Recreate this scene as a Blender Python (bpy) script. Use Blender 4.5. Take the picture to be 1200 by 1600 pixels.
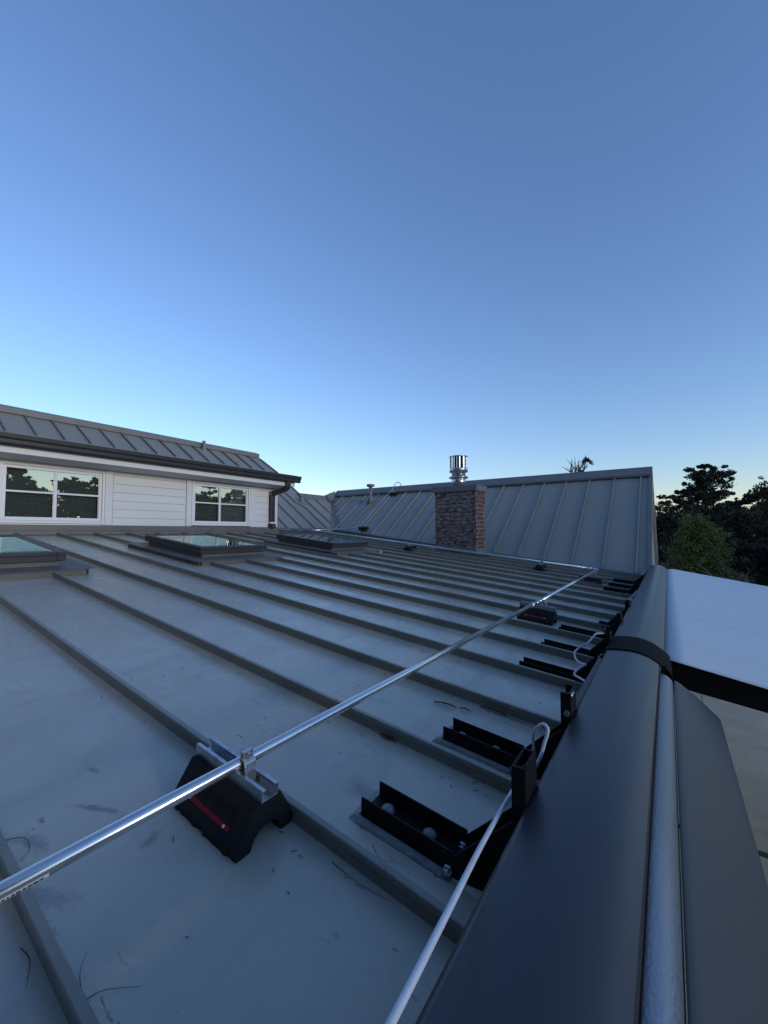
import bpy, bmesh, math, random
import numpy as np
from mathutils import Matrix, Vector, noise as mnoise

for o in list(bpy.data.objects):
    bpy.data.objects.remove(o)
sc = bpy.context.scene
COL = sc.collection
R = math.radians
random.seed(7)

# ------------------------------------------------------------------ camera, sky, sun, exposure
# metres; the camera is at the origin, +Y runs along the eave, -X up the low roof slope, patio at z = GZ
YAW, PITCH = 0.610648, 0.0491298
cy_, sy_, cp_, sp_ = math.cos(YAW), math.sin(YAW), math.cos(PITCH), math.sin(PITCH)
fw = Vector((-sy_ * cp_, cy_ * cp_, sp_)); rt = Vector((cy_, sy_, 0)); up = rt.cross(fw)
cam = bpy.data.cameras.new('camera')
camo = bpy.data.objects.new('camera', cam); COL.objects.link(camo); sc.camera = camo
cam.sensor_fit = 'VERTICAL'; cam.sensor_height = 24; cam.lens = 24 * 632.05 / 1600
cam.clip_start = 0.02; cam.clip_end = 2000
camo.matrix_world = Matrix(((rt.x, up.x, -fw.x, 0), (rt.y, up.y, -fw.y, 0), (rt.z, up.z, -fw.z, 0), (0, 0, 0, 1)))

SUN_EL, SUN_ROT = 8.0, 95.0
w = bpy.data.worlds.new('World'); sc.world = w; w.use_nodes = True
nt = w.node_tree; bg = nt.nodes['Background']
sky = nt.nodes.new('ShaderNodeTexSky'); sky.sky_type = 'NISHITA'; sky.sun_disc = False
sky.sun_elevation = R(SUN_EL); sky.sun_rotation = R(SUN_ROT)
sky.air_density = 1.2; sky.dust_density = 0.0; sky.ozone_density = 3.2; sky.altitude = 0
tint = nt.nodes.new('ShaderNodeMix'); tint.data_type = 'RGBA'; tint.blend_type = 'MULTIPLY'; tint.inputs[0].default_value = 1.0
tint.inputs[7].default_value = (1.02, 0.945, 1.12, 1)     # white balance of the camera, the same over the whole sky
nt.links.new(sky.outputs[0], tint.inputs[6]); nt.links.new(tint.outputs[2], bg.inputs[0]); bg.inputs[1].default_value = 0.12
sl = bpy.data.lights.new('sun', 'SUN'); sl.energy = 0.55; sl.angle = R(14); sl.color = (1.0, 0.92, 0.83)
slo = bpy.data.objects.new('sun', sl); COL.objects.link(slo)
sd = Vector((math.sin(R(SUN_ROT)) * math.cos(R(SUN_EL)), math.cos(R(SUN_ROT)) * math.cos(R(SUN_EL)), math.sin(R(SUN_EL))))
slo.rotation_euler = (-sd).to_track_quat('-Z', 'Y').to_euler(); slo.location = (30, -20, 20)
vs = sc.view_settings
vs.view_transform = 'Standard'; vs.look = 'None'; vs.gamma = 1; vs.use_curve_mapping = False
vs.exposure = 1.25

# ------------------------------------------------------------------ layout constants
GZ = -3.4
SP = 0.4064                      # seam spacing of the low roof
H0, TS = 0.6486, 0.101095        # seam-top plane z = -H0 - TS*x
SLOPE = math.atan(TS)
SEAMH = 0.040
def zs(x): return -H0 - TS * x           # seam tops
def zp(x): return zs(x) - SEAMH          # pans
XE = -0.252                      # eave edge
XW = -6.45                       # wall of the white upper storey
WY0, WZ0, WSL = 6.944, -0.61, 0.728      # wing roof seam-top plane z = WZ0 + WSL*(y-WY0)
WANG = math.atan(WSL)
def zw(y): return WZ0 + WSL * (y - WY0)
RY = 9.42                        # wing ridge
RX0, RZ0, RSL = -7.05, 0.05, 0.70        # side wing roof plane z = RZ0 + RSL*(RX0-x)
def zr(x): return RZ0 + RSL * (RX0 - x)

# ------------------------------------------------------------------ materials
def M(name, col, rough=0.5, metal=0.0, spec=0.5, var=0.0, vscale=4.0, bump=0.0, bscale=60.0, rvar=0.0, stretch=(1, 1, 1), dark=None):
    m = bpy.data.materials.new(name); m.use_nodes = True
    n = m.node_tree.nodes; l = m.node_tree.links; p = n['Principled BSDF']
    p.inputs['Base Color'].default_value = (*col, 1); p.inputs['Roughness'].default_value = rough
    p.inputs['Metallic'].default_value = metal; p.inputs['Specular IOR Level'].default_value = spec
    if var or rvar or bump:
        g = n.new('ShaderNodeNewGeometry'); mp = n.new('ShaderNodeMapping'); mp.inputs['Scale'].default_value = stretch
        l.new(g.outputs['Position'], mp.inputs[0])
    if var or rvar:
        t = n.new('ShaderNodeTexNoise'); t.inputs['Scale'].default_value = vscale; t.inputs['Detail'].default_value = 6; t.inputs['Roughness'].default_value = 0.62
        l.new(mp.outputs[0], t.inputs[0])
    if var:
        r = n.new('ShaderNodeValToRGB')
        d = dark or tuple(c * (1 - var) for c in col)
        r.color_ramp.elements[0].position = 0.32; r.color_ramp.elements[0].color = (*d, 1)
        r.color_ramp.elements[1].position = 0.68; r.color_ramp.elements[1].color = (*[min(1, c * (1 + var * 0.6)) for c in col], 1)
        l.new(t.outputs['Fac'], r.inputs[0]); l.new(r.outputs[0], p.inputs['Base Color'])
    if rvar:
        mr = n.new('ShaderNodeMapRange'); mr.inputs[1].default_value = 0.3; mr.inputs[2].default_value = 0.7
        mr.inputs[3].default_value = max(0.02, rough - rvar); mr.inputs[4].default_value = min(1, rough + rvar)
        l.new(t.outputs['Fac'], mr.inputs[0]); l.new(mr.outputs[0], p.inputs['Roughness'])
    if bump:
        b = n.new('ShaderNodeBump'); b.inputs['Strength'].default_value = bump; b.inputs['Distance'].default_value = 0.01
        t2 = n.new('ShaderNodeTexNoise'); t2.inputs['Scale'].default_value = bscale; t2.inputs['Detail'].default_value = 4
        l.new(mp.outputs[0], t2.inputs[0]); l.new(t2.outputs['Fac'], b.inputs['Height']); l.new(b.outputs[0], p.inputs['Normal'])
    return m

def roof_paint(name, col, rough, dirt=1.0, stains=()):
    """painted steel: film of dust, small scuffs and smudges, faint oil-canning"""
    m = bpy.data.materials.new(name); m.use_nodes = True
    n = m.node_tree.nodes; l = m.node_tree.links; p = n['Principled BSDF']
    p.inputs['Specular IOR Level'].default_value = 0.8
    g = n.new('ShaderNodeNewGeometry')
    def noise(scale, detail, rgh, stretch=(1, 1, 1), rotz=0, dist=0.0):
        mp = n.new('ShaderNodeMapping'); mp.inputs['Scale'].default_value = stretch; mp.inputs['Rotation'].default_value = (0, 0, rotz)
        l.new(g.outputs['Position'], mp.inputs[0])
        t = n.new('ShaderNodeTexNoise'); t.inputs['Scale'].default_value = scale; t.inputs['Detail'].default_value = detail
        t.inputs['Roughness'].default_value = rgh; t.inputs['Distortion'].default_value = dist
        l.new(mp.outputs[0], t.inputs[0]); return t.outputs['Fac']
    def ramp(f, a, b, va, vb):
        mr = n.new('ShaderNodeMapRange'); mr.inputs[1].default_value = a; mr.inputs[2].default_value = b
        mr.inputs[3].default_value = va; mr.inputs[4].default_value = vb; l.new(f, mr.inputs[0]); return mr.outputs[0]
    def mul(a, b):
        x = n.new('ShaderNodeMath'); x.operation = 'MULTIPLY'
        for i, v in enumerate((a, b)):
            if isinstance(v, (int, float)): x.inputs[i].default_value = v
            else: l.new(v, x.inputs[i])
        return x.outputs[0]
    def mixc(fac, a, b):
        x = n.new('ShaderNodeMix'); x.data_type = 'RGBA'
        l.new(fac, x.inputs[0])
        if isinstance(a, tuple): x.inputs[6].default_value = (*a, 1)
        else: l.new(a, x.inputs[6])
        x.inputs[7].default_value = (*b, 1)
        return x.outputs[2]
    cloud = noise(2.2, 5, 0.6)
    film = noise(9.0, 6, 0.7, (1, 0.55, 1), 0.25, 0.6)
    c = mixc(mul(ramp(cloud, 0.35, 0.7, 0, 1), 0.55 * dirt), tuple(col), tuple(v * 1.28 for v in (col[0] * 1.02, col[1], col[2] * 0.96)))
    c = mixc(mul(ramp(film, 0.52, 0.74, 0, 1), 0.35 * dirt), c, tuple(v * 0.62 for v in col))
    # small scuffs, drawn out sideways
    sc1 = noise(44.0, 4, 0.6, (0.55, 1.8, 1), 0.45, 0.5)
    patch = noise(3.1, 2, 0.5)
    c = mixc(mul(mul(ramp(sc1, 0.635, 0.68, 0, 1), ramp(patch, 0.52, 0.60, 0, 1)), 0.8 * dirt), c, tuple(v * 0.25 for v in col))
    for (sx, sy, ax, ay, rot, colr) in stains:
        mp = n.new('ShaderNodeMapping'); mp.vector_type = 'TEXTURE'
        mp.inputs['Location'].default_value = (sx, sy, 0); mp.inputs['Rotation'].default_value = (0, 0, rot); mp.inputs['Scale'].default_value = (ax, ay, 1e4)
        l.new(g.outputs['Position'], mp.inputs[0])
        ln = n.new('ShaderNodeVectorMath'); ln.operation = 'LENGTH'; l.new(mp.outputs[0], ln.inputs[0])
        e = noise(55.0, 5, 0.75, (1, 1, 1), 0, 1.0)
        ad = n.new('ShaderNodeMath'); ad.operation = 'MULTIPLY_ADD'; l.new(e, ad.inputs[0]); ad.inputs[1].default_value = 2.4; l.new(ln.outputs['Value'], ad.inputs[2])
        c = mixc(mul(ramp(ad.outputs[0], 1.45, 2.15, 1, 0), 0.55), c, colr)
    l.new(c, p.inputs['Base Color'])
    rr = ramp(film, 0.3, 0.75, rough - 0.05, rough + 0.14)
    l.new(rr, p.inputs['Roughness'])
    b = n.new('ShaderNodeBump'); b.inputs['Strength'].default_value = 0.55; b.inputs['Distance'].default_value = 0.012
    l.new(noise(2.6, 1, 0.4, (0.6, 1.2, 1)), b.inputs['Height'])
    b2 = n.new('ShaderNodeBump'); b2.inputs['Strength'].default_value = 0.025; b2.inputs['Distance'].default_value = 0.002
    l.new(noise(700, 2, 0.5), b2.inputs['Height']); l.new(b.outputs[0], b2.inputs['Normal']); l.new(b2.outputs[0], p.inputs['Normal'])
    return m

GREY = (0.425, 0.404, 0.340)
m_pan = roof_paint('roof_pan_paint', GREY, 0.25, 1.0, stains=[
    (-1.010, 0.378, 0.075, 0.011, 0.55, (0.05, 0.04, 0.03)),
    (-0.847, 0.414, 0.030, 0.016, 1.9, (0.05, 0.052, 0.055)),
    (-1.000, 0.270, 0.05, 0.02, 0.3, (0.13, 0.12, 0.12)),
    (-0.86, 0.250, 0.09, 0.02, 0.5, (0.20, 0.19, 0.19)),
    (-0.62, 0.80, 0.06, 0.035, 0.0, (0.10, 0.10, 0.10)),
    (-1.15, 0.42, 0.03, 0.008, 0.2, (0.05, 0.05, 0.05)),
    (-0.45, 1.42, 0.09, 0.014, 0.0, (0.06, 0.045, 0.035)),
    (-0.72, 1.045, 0.10, 0.012, 0.0, (0.05, 0.035, 0.03))])
m_seam_shaded = roof_paint('roof_pan_paint_shaded', tuple(v * .50 for v in GREY), 0.30, 0.6)  # pan paint darkened all over, standing in for shade on the rib faces
m_wing = roof_paint('wing_roof_paint', (0.275, 0.262, 0.224), 0.46, 0.35)
m_wseam = M('wing_rib_paint', (0.295, 0.285, 0.265), 0.5)
m_trim = M('ridge_trim_paint', (0.175, 0.176, 0.172), 0.48, var=0.12)
m_flash = M('brown_grey_flashing', (0.145, 0.135, 0.128), 0.5, var=0.15)
m_gutter = M('dark_bronze_gutter', (0.030, 0.028, 0.028), 0.42, var=0.2, vscale=8)
m_white = M('white_wall_paint', (0.74, 0.735, 0.72), 0.6, var=0.05, vscale=5, bump=0.08, bscale=90, stretch=(1, 0.15, 1))
m_vinyl = M('white_window_vinyl', (0.80, 0.80, 0.80), 0.35)
m_soffit = M('soffit_paint', (0.55, 0.55, 0.53), 0.7)
m_beige = M('gable_stucco', (0.42, 0.38, 0.33), 0.8, var=0.1)
m_shade = M('pleated_shade_cloth', (0.32, 0.335, 0.325), 0.9, var=0.05)
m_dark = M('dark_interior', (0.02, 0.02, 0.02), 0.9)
m_skyframe = M('skylight_frame_paint', (0.045, 0.048, 0.055), 0.40, var=0.1)
m_steelblk = M('black_powder_coat', (0.010, 0.010, 0.012), 0.55, spec=0.15, var=0.3, vscale=30)
m_rubber = M('black_recycled_rubber', (0.009, 0.009, 0.010), 0.85, var=0.5, vscale=120, bump=0.9, bscale=260)
m_red = M('red_reflective_strip', (0.30, 0.010, 0.028), 0.4, var=0.25, vscale=60)
m_galv = M('galvanised_strut', (0.50, 0.54, 0.57), 0.36, 0.85, var=0.3, vscale=60, rvar=0.1, bump=0.05, bscale=150)
m_conduit = M('galvanised_conduit', (0.74, 0.76, 0.77), 0.22, 0.92, var=0.1, vscale=25, rvar=0.05, stretch=(4, 0.4, 4))
m_tube = M('galvanised_roller_tube', (0.30, 0.33, 0.38), 0.46, 0.8, var=0.22, vscale=340, rvar=0.12, bump=0.12, bscale=240, stretch=(1, 0.45, 1))
m_zinc = M('zinc_plated_bolt', (0.55, 0.55, 0.55), 0.3, 0.9)
m_cass = M('anthracite_awning_paint', (0.030, 0.034, 0.044), 0.32, spec=0.5, bump=0.10, bscale=900, var=0.05, vscale=2)
m_bar = M('anthracite_front_bar_paint', (0.054, 0.060, 0.064), 0.5, bump=0.12, bscale=800, var=0.05, vscale=2)
m_rail = M('brown_square_bar', (0.045, 0.037, 0.035), 0.45)
m_strip = M('matt_black_strip', (0.004, 0.004, 0.005), 0.75, spec=0.12)
m_cable = M('white_cable_sheath', (0.62, 0.66, 0.72), 0.4, var=0.06, vscale=20)
m_cable2 = M('greyed_cable_sheath', (0.36, 0.34, 0.33), 0.5)
m_pvc = M('grey_vent_pipe', (0.20, 0.21, 0.215), 0.5, var=0.15)
m_stain = M('stainless_flue', (0.62, 0.60, 0.58), 0.24, 0.95, var=0.12, vscale=20)
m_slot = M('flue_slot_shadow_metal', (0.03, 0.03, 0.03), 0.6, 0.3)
m_seal = M('grey_sealant', (0.20, 0.215, 0.21), 0.35, var=0.25, vscale=40, bump=0.5, bscale=60)
m_mortar = M('smeared_mortar', (0.24, 0.23, 0.225), 0.9, var=0.35, vscale=26, bump=0.6, bscale=90)
m_mortar2 = M('clean_mortar', (0.42, 0.37, 0.34), 0.9, var=0.2, vscale=30, bump=0.4, bscale=90)
m_conc = M('patio_concrete', (0.88, 0.62, 0.39), 0.75, var=0.16, vscale=2.2, bump=0.1, bscale=120)
m_joint = M('patio_joint_sand', (0.10, 0.095, 0.09), 0.9)
m_ground = M('ground_soil', (0.05, 0.048, 0.03), 0.95, var=0.4, vscale=0.6)
m_twig = M('dead_twig', (0.05, 0.038, 0.03), 0.8)
m_leafdry = M('dry_red_leaf', (0.095, 0.035, 0.022), 0.7, var=0.4, vscale=60)
m_label = M('white_sticker', (0.70, 0.71, 0.72), 0.4)
m_ink = M('black_print', (0.01, 0.01, 0.012), 0.5)
m_bark = M('bark', (0.085, 0.072, 0.062), 0.9, var=0.4, vscale=6)
m_barkpale = M('pale_dead_branch', (0.24, 0.22, 0.21), 0.9, var=0.3, vscale=6)
m_grate = M('drain_grate', (0.18, 0.18, 0.18), 0.5, 0.5)
m_stucco = M('lower_wall_stucco', (0.40, 0.38, 0.35), 0.85, var=0.08)

def leaf_mat(name, col, var=0.45):
    m = M(name, col, 0.6, spec=0.3, var=var, vscale=1.6, dark=tuple(c * (1 - var) for c in col))
    return m
m_cyp = leaf_mat('cypress_foliage', (0.020, 0.026, 0.017))
m_oak = leaf_mat('oak_foliage', (0.019, 0.023, 0.014))
m_oak2 = leaf_mat('brown_green_foliage', (0.032, 0.030, 0.015))
m_shrub = leaf_mat('shrub_foliage', (0.140, 0.150, 0.034), 0.4)
m_hedge = leaf_mat('hedge_foliage', (0.016, 0.019, 0.014))

def fabric_mat():
    m = M('white_awning_fabric', (0.84, 0.82, 0.78), 0.75, var=0.03, vscale=2, bump=0.25, bscale=14, stretch=(0.25, 1.6, 1))
    return m
m_fabric = fabric_mat()

def brick_mat(name, cols, smear, amount):
    m = bpy.data.materials.new(name); m.use_nodes = True
    n = m.node_tree.nodes; l = m.node_tree.links; p = n['Principled BSDF']; p.inputs['Roughness'].default_value = 0.88
    oi = n.new('ShaderNodeObjectInfo'); rp = n.new('ShaderNodeValToRGB'); rp.color_ramp.interpolation = 'CONSTANT'
    rp.color_ramp.elements[0].color = (*cols[0], 1)
    rp.color_ramp.elements[1].position = 1.0 / len(cols); rp.color_ramp.elements[1].color = (*cols[1], 1)
    for i in range(2, len(cols)):
        e = rp.color_ramp.elements.new(i / len(cols)); e.color = (*cols[i], 1)
    l.new(oi.outputs['Random'], rp.inputs[0])
    g = n.new('ShaderNodeNewGeometry')
    mp = n.new('ShaderNodeMapping'); mp.inputs['Scale'].default_value = (0.8, 0.8, 2.2); l.new(g.outputs['Position'], mp.inputs[0])
    t = n.new('ShaderNodeTexNoise'); t.inputs['Scale'].default_value = 13; t.inputs['Detail'].default_value = 7; t.inputs['Roughness'].default_value = 0.7
    l.new(mp.outputs[0], t.inputs[0])
    mr = n.new('ShaderNodeMapRange'); mr.inputs[1].default_value = 0.5 - amount; mr.inputs[2].default_value = 0.5 - amount + 0.14
    l.new(t.outputs['Fac'], mr.inputs[0])
    mx = n.new('ShaderNodeMix'); mx.data_type = 'RGBA'; l.new(mr.outputs[0], mx.inputs[0]); l.new(rp.outputs[0], mx.inputs[6]); mx.inputs[7].default_value = (*smear, 1)
    l.new(mx.outputs[2], p.inputs['Base Color'])
    b = n.new('ShaderNodeBump'); b.inputs['Strength'].default_value = 0.8; b.inputs['Distance'].default_value = 0.006
    l.new(t.outputs['Fac'], b.inputs['Height']); l.new(b.outputs[0], p.inputs['Normal'])
    return m
BC = [(0.15, 0.055, 0.05), (0.08, 0.036, 0.036), (0.18, 0.07, 0.06), (0.05, 0.03, 0.03), (0.12, 0.05, 0.046)]
m_brick_s = brick_mat('smeared_brick', BC, (0.29, 0.265, 0.255), 0.07)
m_brick_c = brick_mat('clean_brick', [(0.16, 0.062, 0.055), (0.11, 0.045, 0.042), (0.20, 0.085, 0.072), (0.14, 0.055, 0.05)], (0.38, 0.33, 0.31), -0.05)

def glass_mat(name, tint, f0, rough=0.0, coat=(0.92, 1.0, 0.95)):
    m = bpy.data.materials.new(name); m.use_nodes = True
    n = m.node_tree.nodes; l = m.node_tree.links
    n.remove(n['Principled BSDF'])
    out = [q for q in n if q.type == 'OUTPUT_MATERIAL'][0]
    lw = n.new('ShaderNodeLayerWeight'); lw.inputs[0].default_value = 0.5
    pw = n.new('ShaderNodeMath'); pw.operation = 'POWER'; l.new(lw.outputs['Facing'], pw.inputs[0]); pw.inputs[1].default_value = 5
    ma = n.new('ShaderNodeMath'); ma.operation = 'MULTIPLY_ADD'; l.new(pw.outputs[0], ma.inputs[0]); ma.inputs[1].default_value = 1 - f0; ma.inputs[2].default_value = f0
    ge = n.new('ShaderNodeNewGeometry'); iv = n.new('ShaderNodeMath'); iv.operation = 'SUBTRACT'; iv.inputs[0].default_value = 1; l.new(ge.outputs['Backfacing'], iv.inputs[1])
    fr = n.new('ShaderNodeMath'); fr.operation = 'MULTIPLY'; l.new(ma.outputs[0], fr.inputs[0]); l.new(iv.outputs[0], fr.inputs[1])
    tr = n.new('ShaderNodeBsdfTransparent'); tr.inputs[0].default_value = (*tint, 1)
    gl = n.new('ShaderNodeBsdfGlossy'); gl.inputs['Roughness'].default_value = rough; gl.inputs[0].default_value = (*coat, 1)
    mx = n.new('ShaderNodeMixShader'); l.new(fr.outputs[0], mx.inputs[0]); l.new(tr.outputs[0], mx.inputs[1]); l.new(gl.outputs[0], mx.inputs[2])
    l.new(mx.outputs[0], out.inputs[0])
    return m
m_glass = glass_mat('window_glass', (0.82, 0.85, 0.83), 0.40, 0.0, (1.0, 0.95, 0.80))
m_skyglass = glass_mat('skylight_glass', (0.78, 0.90, 0.85), 0.09, 0.0)

# ------------------------------------------------------------------ mesh helpers
class MB:
    def __init__(s): s.v = []; s.f = []; s.sm = []
    def add(s, vs_, fs, smooth=False):
        o = len(s.v); s.v += [tuple(p) for p in vs_]
        for f in fs: s.f.append(tuple(i + o for i in f)); s.sm.append(smooth)
        return s
    def hexa(s, p, smooth=False):   # p: bottom 4 (ring), top 4 (ring)
        return s.add(p, [(0, 3, 2, 1), (4, 5, 6, 7), (0, 1, 5, 4), (1, 2, 6, 5), (2, 3, 7, 6), (3, 0, 4, 7)], smooth)
    def box(s, x0, x1, y0, y1, z0, z1):
        return s.hexa([(x0, y0, z0), (x1, y0, z0), (x1, y1, z0), (x0, y1, z0), (x0, y0, z1), (x1, y0, z1), (x1, y1, z1), (x0, y1, z1)])
    def prism(s, poly, axis, a, b, smooth=False):
        n = len(poly)
        def P(q, t):
            if axis == 'y': return (q[0], t, q[1])
            if axis == 'x': return (t, q[0], q[1])
            return (q[0], q[1], t)
        vv = [P(q, a) for q in poly] + [P(q, b) for q in poly]
        o = len(s.v); s.v += vv
        if smooth: s.v += vv
        c = o + (2 * n if smooth else 0)
        s.f.append(tuple(c + i for i in range(n))); s.sm.append(False)
        s.f.append(tuple(c + n + i for i in reversed(range(n)))); s.sm.append(False)
        for i in range(n):
            j = (i + 1) % n
            s.f.append((o + i, o + n + i, o + n + j, o + j)); s.sm.append(smooth)
        return s
    def sheet(s, prof, axis, a, b, t, smooth=True, n=1):
        """open profile (2D points) extruded a..b, with thickness t along its normals"""
        k = len(prof); nor = []
        for i in range(k):
            p0 = prof[max(0, i - 1)]; p1 = prof[min(k - 1, i + 1)]
            dx, dz = p1[0] - p0[0], p1[1] - p0[1]; L = math.hypot(dx, dz) or 1
            nor.append((-dz / L, dx / L))
        inner = [(q[0] - m[0] * t, q[1] - m[1] * t) for q, m in zip(prof, nor)]
        s.prism(list(prof) + inner[::-1], axis, a, b, smooth)
        return s
    def tube(s, path, r, seg=10, caps=True):
        pts = [Vector(p) for p in path]; rings = []
        rr = r if isinstance(r, (list, tuple)) else [r] * len(pts)
        prev = None
        for i, p in enumerate(pts):
            d = (pts[min(i + 1, len(pts) - 1)] - pts[max(i - 1, 0)]).normalized()
            if prev is None:
                a = Vector((0, 0, 1)) if abs(d.z) < 0.9 else Vector((1, 0, 0))
                u = d.cross(a).normalized()
            else:
                u = (prev - d * prev.dot(d)).normalized()
            prev = u; v = d.cross(u)
            rings.append([p + (u * math.cos(2 * math.pi * k / seg) + v * math.sin(2 * math.pi * k / seg)) * rr[i] for k in range(seg)])
        o = len(s.v)
        for q in rings: s.v += [tuple(p) for p in q]
        for i in range(len(rings) - 1):
            for k in range(seg):
                k2 = (k + 1) % seg
                s.f.append((o + i * seg + k, o + i * seg + k2, o + (i + 1) * seg + k2, o + (i + 1) * seg + k)); s.sm.append(True)
        if caps:
            s.f.append(tuple(o + k for k in reversed(range(seg)))); s.sm.append(False)
            e = o + (len(rings) - 1) * seg
            s.f.append(tuple(e + k for k in range(seg))); s.sm.append(False)
        return s
    def lathe(s, cx, cy, prof, seg=24, smooth=True, z0=0.0):
        o = len(s.v)
        for (r, z) in prof:
            for k in range(seg):
                a = 2 * math.pi * k / seg; s.v.append((cx + r * math.cos(a), cy + r * math.sin(a), z + z0))
        for i in range(len(prof) - 1):
            for k in range(seg):
                k2 = (k + 1) % seg
                s.f.append((o + i * seg + k, o + i * seg + k2, o + (i + 1) * seg + k2, o + (i + 1) * seg + k)); s.sm.append(smooth)
        s.f.append(tuple(o + k for k in reversed(range(seg)))); s.sm.append(False)
        e = o + (len(prof) - 1) * seg
        s.f.append(tuple(e + k for k in range(seg))); s.sm.append(False)
        return s
    def mesh(s, name, mat, inv=None, recalc=True):
        me = bpy.data.meshes.new(name)
        vv = s.v if inv is None else [tuple(inv @ Vector(p)) for p in s.v]
        me.from_pydata(vv, [], s.f)
        me.polygons.foreach_set('use_smooth', s.sm)
        if mat: me.materials.append(mat)
        if recalc:
            b = bmesh.new(); b.from_mesh(me); bmesh.ops.recalc_face_normals(b, faces=b.faces[:]); b.to_mesh(me); b.free()
        me.update()
        return me
    def build(s, name, mat, parent=None, local=False, bevel=0.0, segs=2):
        inv = None
        if parent is not None and not local:
            inv = WM[parent.name].inverted()
        o = bpy.data.objects.new(name, s.mesh(name, mat, inv)); COL.objects.link(o)
        if parent is not None:
            o.parent = parent; WM[o.name] = WM[parent.name]
        else:
            WM[o.name] = Matrix.Identity(4)
        if bevel:
            md = o.modifiers.new('bevel', 'BEVEL'); md.width = bevel; md.segments = segs; md.limit_method = 'ANGLE'; md.angle_limit = R(40)
        return o
WM = {}
def tag(o, label, cat, group=None, kind=None):
    if label: o['label'] = label
    if cat: o['category'] = cat
    if group: o['group'] = group
    if kind: o['kind'] = kind
    return o
def thing(name, label, cat, loc=(0, 0, 0), rot=None, group=None):
    o = bpy.data.objects.new(name, None); COL.objects.link(o); o.empty_display_size = 0.1
    m = Matrix.Translation(loc)
    if rot is not None: m = m @ rot
    o.matrix_world = m; WM[o.name] = m.copy()
    return tag(o, label, cat, group)
def struct(o): o['kind'] = 'structure'; return o
def copy_tree(o, parent=None):
    kids = [c for c in list(bpy.data.objects) if c.parent == o]
    c = o.copy(); COL.objects.link(c)
    if parent is not None: c.parent = parent
    for k in kids: copy_tree(k, c)
    return c
def copy_thing(o, loc, rot, label):
    c = copy_tree(o); m = Matrix.Translation(loc) @ rot
    c.matrix_world = m; WM[c.name] = m; c['label'] = label
    return c
ROOFROT = Matrix.Rotation(SLOPE, 4, 'Y')

# ------------------------------------------------------------------ ground and patio
g = MB(); g.add([(-400, -400, GZ - 0.08), (400, -400, GZ - 0.08), (400, 600, GZ - 0.08), (-400, 600, GZ - 0.08)], [(0, 1, 2, 3)])
struct(g.build('ground', m_ground))
pt = bpy.data.objects.new('patio', MB().box(-0.3, 9.9, -2, 13.5, GZ - 0.07, GZ - 0.012).mesh('patio', m_joint)); COL.objects.link(pt); struct(pt); WM['patio'] = Matrix.Identity(4)
xs = [-0.28, 0.48, 2.88, 5.28, 7.68, 9.86]; ysl = [-1.9, 1.56, 3.95, 5.90, 6.36, 8.75, 11.13, 13.4]
for i in range(len(xs) - 1):
    for j in range(len(ysl) - 1):
        if j == 3:
            MB().box(xs[i] + .006, xs[i + 1] - .006, 5.995, ysl[j + 1] - .006, GZ - 0.03, GZ + random.uniform(-.001, .001)).build('slab', m_conc, pt, bevel=0.004)
        else:
            MB().box(xs[i] + .006, xs[i + 1] - .006, ysl[j] + .006, ysl[j + 1] - .006, GZ - 0.03, GZ + random.uniform(-.001, .001)).build('slab', m_conc, pt, bevel=0.004)
dr = thing('linear_drain', 'narrow metal drain grate set across the patio slabs', 'drain', (0.5, 5.94, GZ))
MB().box(-0.2, 9.8, 5.905, 5.99, GZ - 0.03, GZ - 0.010).build('channel', m_steelblk, dr)
gm = MB()
for k in range(90):
    x = 0.45 + k * 0.02
    gm.box(x, x + 0.009, 5.915, 5.98, GZ - 0.012, GZ - 0.001)
tag(gm.build('grate_bars', m_grate, dr), None, None, kind='stuff')

# ------------------------------------------------------------------ low-slope main roof
roof = thing('metal_roof', 'low grey standing seam metal roof with long parallel ribs in the foreground', 'roof', (-3.4, 3.0, zp(-3.4)))
K0, K1 = -4, 17
seam_y = {k: 0.6262 + SP * (k - 1) for k in range(K0, K1 + 1)}
SKY = [('near', -4.37, 0.755), ('mid', -4.37, 2.655), ('far', -4.37, 4.575)]   # skylight centres (x, y)
SFX0, SFX1, SFY = -5.14, -3.60, 0.545                                          # flange extents
def xend(y): return XW if y < 5.45 else RX0 - 0.05
def yclip(x): return 99
for k in range(K0, K1):
    y0, y1 = seam_y[k], seam_y[k + 1]
    xl = xend((y0 + y1) / 2) - 0.02
    n = 26; b = MB(); vv = []; ff = []
    for i in range(n + 1):
        x = xl + (XE - xl) * i / n
        for j in range(5):
            y = y0 + (y1 - y0) * j / 4
            d = 0.0 if j in (0, 4) else 0.0016 * mnoise.noise(Vector((x * 1.3, y * 3.1, k * 7.7)))
            vv.append((x, y, zp(x) + d))
    for i in range(n):
        for j in range(4):
            ff.append((i * 5 + j, (i + 1) * 5 + j, (i + 1) * 5 + j + 1, i * 5 + j + 1))
    b.add(vv, ff, True)
    b.build('roof_panel', m_pan, roof)
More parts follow.
